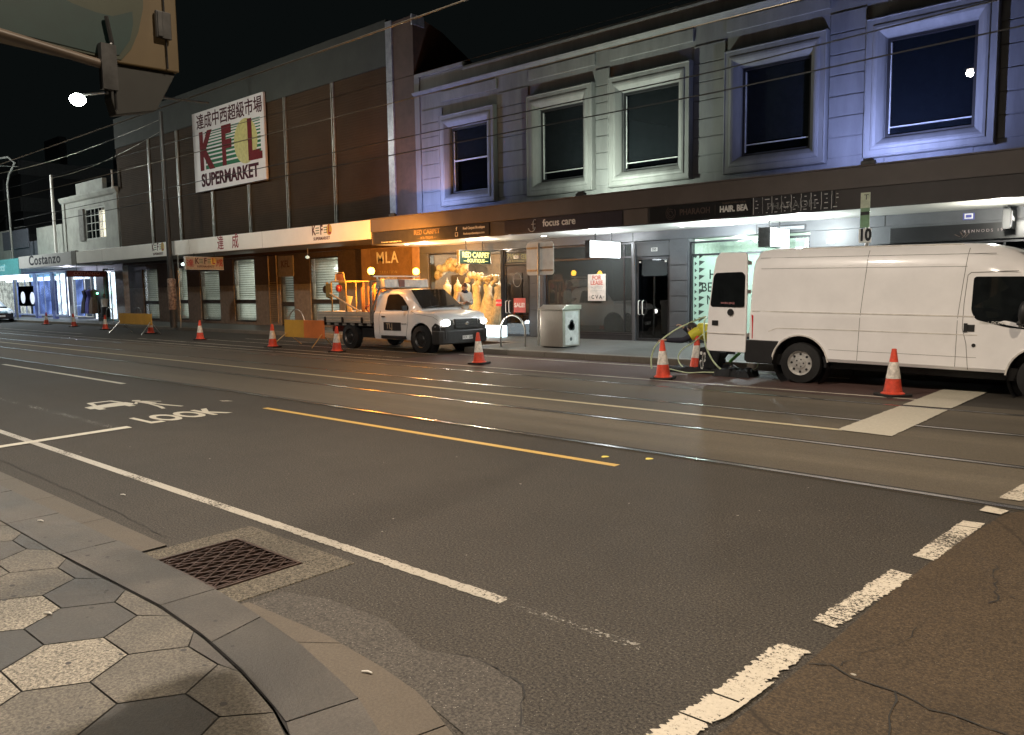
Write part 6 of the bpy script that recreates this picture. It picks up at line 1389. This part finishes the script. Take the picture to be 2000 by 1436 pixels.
# ---- hose, mats and bag around him
hose = mat('hose_green', (.52, .60, .36), .45)
def smoothpath(pts, n=8):
    P_ = [V(p) for p in pts]; out = []
    for i in range(len(P_)-1):
        p0, p1, p2, p3 = P_[max(i-1, 0)], P_[i], P_[i+1], P_[min(i+2, len(P_)-1)]
        for k in range(n):
            s_ = k/n; out.append(.5*((2*p1)+(p2-p0)*s_+(2*p0-5*p1+4*p2-p3)*s_*s_+(3*p1-p0-3*p2+p3)*s_**3))
    return [tuple(v) for v in out] + [tuple(P_[-1])]
tag(MB().tube(smoothpath([(-8.25, 13.6, .03), (-8.27, 13.62, .25), (-8.16, 13.65, .52), (-7.9, 13.85, .78), (-7.6, 14.0, .95), (-7.22, 13.9, 1.07), (-7.08, 13.55, .98), (-6.98, 13.4, .60), (-6.80, 13.4, .25), (-6.52, 13.4, .03)]), .016, 8).build('cable_hose', hose, smooth=60), 'pale green cable hose arching high over the kneeling worker to the ground', 'hose', 'cable hoses around the worker')
tag(MB().tube(smoothpath([(-7.15, 14.0, .88), (-7.4, 13.8, .60), (-7.66, 13.75, .42), (-7.74, 13.75, .22), (-7.55, 13.7, .06), (-7.1, 13.6, .03), (-6.8, 13.6, .04)]), .011, 8).build('cable_hose', hose, smooth=60), 'thin pale hose loop hanging low beside the cone in front of the worker', 'hose', 'cable hoses around the worker')
tag(MB().tube(smoothpath([(-8.05, 13.5, .10), (-7.85, 13.35, .09), (-7.6, 13.25, .08), (-7.3, 13.3, .03), (-7.0, 13.35, .05), (-6.6, 13.5, .06), (-6.15, 13.7, .12), (-6.02, 13.6, .32)]), .010, 8).build('cable_hose', hose, smooth=60), 'thin pale hose lying on the black mats and rising to the van bumper', 'hose', 'cable hoses around the worker')
mt = mat('tarp_black', (.008, .009, .011), .85, var=.4, bump=.5, bscale=14); r = random.Random(21)
def tarp(x0, x1, y0, y1, h, lb):
    q = MB(); nx, ny = 16, 8; a = []
    for i in range(nx+1):
        for j in range(ny+1):
            e = min(i, nx-i, j, ny-j); u_ = x0+(x1-x0)*i/nx+(r.random()-.5)*.05*(e > 0); v_ = y0+(y1-y0)*j/ny+(r.random()-.5)*.05
            if e == 0: u_ += (r.random()-.5)*.06; v_ += (r.random()-.5)*.07
            q.v.append((u_, v_, .007 if e == 0 else .02+h*(.35+.65*r.random())))
    for i in range(nx):
        for j in range(ny): k = i*(ny+1)+j; q.f.append((k, k+ny+1, k+ny+2, k+1)); q.m.append(0)
    return tag(q.build('ground_sheet', mt, smooth=70), lb, 'ground sheet', 'crumpled black sheets behind the van')
tarp(-8.0, -6.5, 13.45, 14.05, .10, 'crumpled black sheet on the road under the cone and bag'); tarp(-6.75, -6.05, 13.25, 13.75, .14, 'dark cloth heap on the road just behind the van wheel')
t = thing('tool_bag', 'bulky dark tool bag with white smears between the inner cone and the open van door', 'bag', (-6.98, 13.75, 0))
q = MB(); q.prism([(-7.27, 13.62, .06), (-7.22, 13.62, .50), (-6.86, 13.62, .48), (-6.78, 13.62, .40), (-6.88, 13.62, .06)], (0, .30, 0)); q.build('bag_body', mt, t, bevel=.05)
q = MB()
for k in range(9): a, b = -7.17+.07*r.random(), .12+.30*k/9; q.poly([(a+.022*cos(c_)*(1+r.random()), 13.612, b+.03*sin(c_)*(1+r.random())) for c_ in [i*pi/3 for i in range(6)]])
q.build('white_smears', wl, t, recalc=False)
gp = mat('pipe_green', (.12, .36, .08), .5)
tag(MB().tube([(-6.72, 13.9, .22), (-6.52, 13.9, .40)], .03, 8).build('green_pipe', gp), 'short green pipe leaning by the tool bag behind the van', 'pipe'); 
tag(MB().tube([(-7.45, 14.5, .85), (-7.05, 14.4, 1.10), (-6.9, 14.4, 1.12)], [.03, .06, .06], 8).build('green_sack', gp, smooth=60), 'dark green roll showing behind the worker back above his shoulder', 'sack')
# a dressed shop figure in the dark doorway at the left
t = thing('shop_dummy', 'shop dummy in white top and dark skirt in the far dark doorway', 'shop dummy', (-48.7, 19.0, .13))
MB().lathe([(.05, 1.45), (.20, 1.42), (.18, 1.2), (.14, 1.02), (.18, .95)], (-48.7, 19.0, 0), 16).build('top', mat('cloth_white', (.6, .6, .58), .7), t, smooth=60); MB().lathe([(.18, .95), (.26, .5), (.28, .35), (.05, .34)], (-48.7, 19.0, 0), 16).build('skirt', mat('cloth_black2', (.015, .015, .02), .8), t, smooth=60)
MB().ball((-48.7, 19.0, 1.60), .10, sq=(.85, .9, 1.2)).build('head', mat('dummy_head', (.2, .18, .16), .5), t, smooth=60); MB().tube([(-48.7, 19.0, .13), (-48.7, 19.0, .4)], .03, 6).build('stand', black, t)
t = thing('bicycle_light', 'tiny green glowing lamp on a thin post beside the dark doorway', 'lamp', (-49.4, 18.9, 1.3)); MB().ball((-49.4, 18.9, 1.75), .06).build('lens', emis('green_glow', (.2, 1, .5), 8), t); MB().tube([(-49.4, 18.9, .13), (-49.4, 18.9, 1.70)], .03, 6).build('post', galv, t)
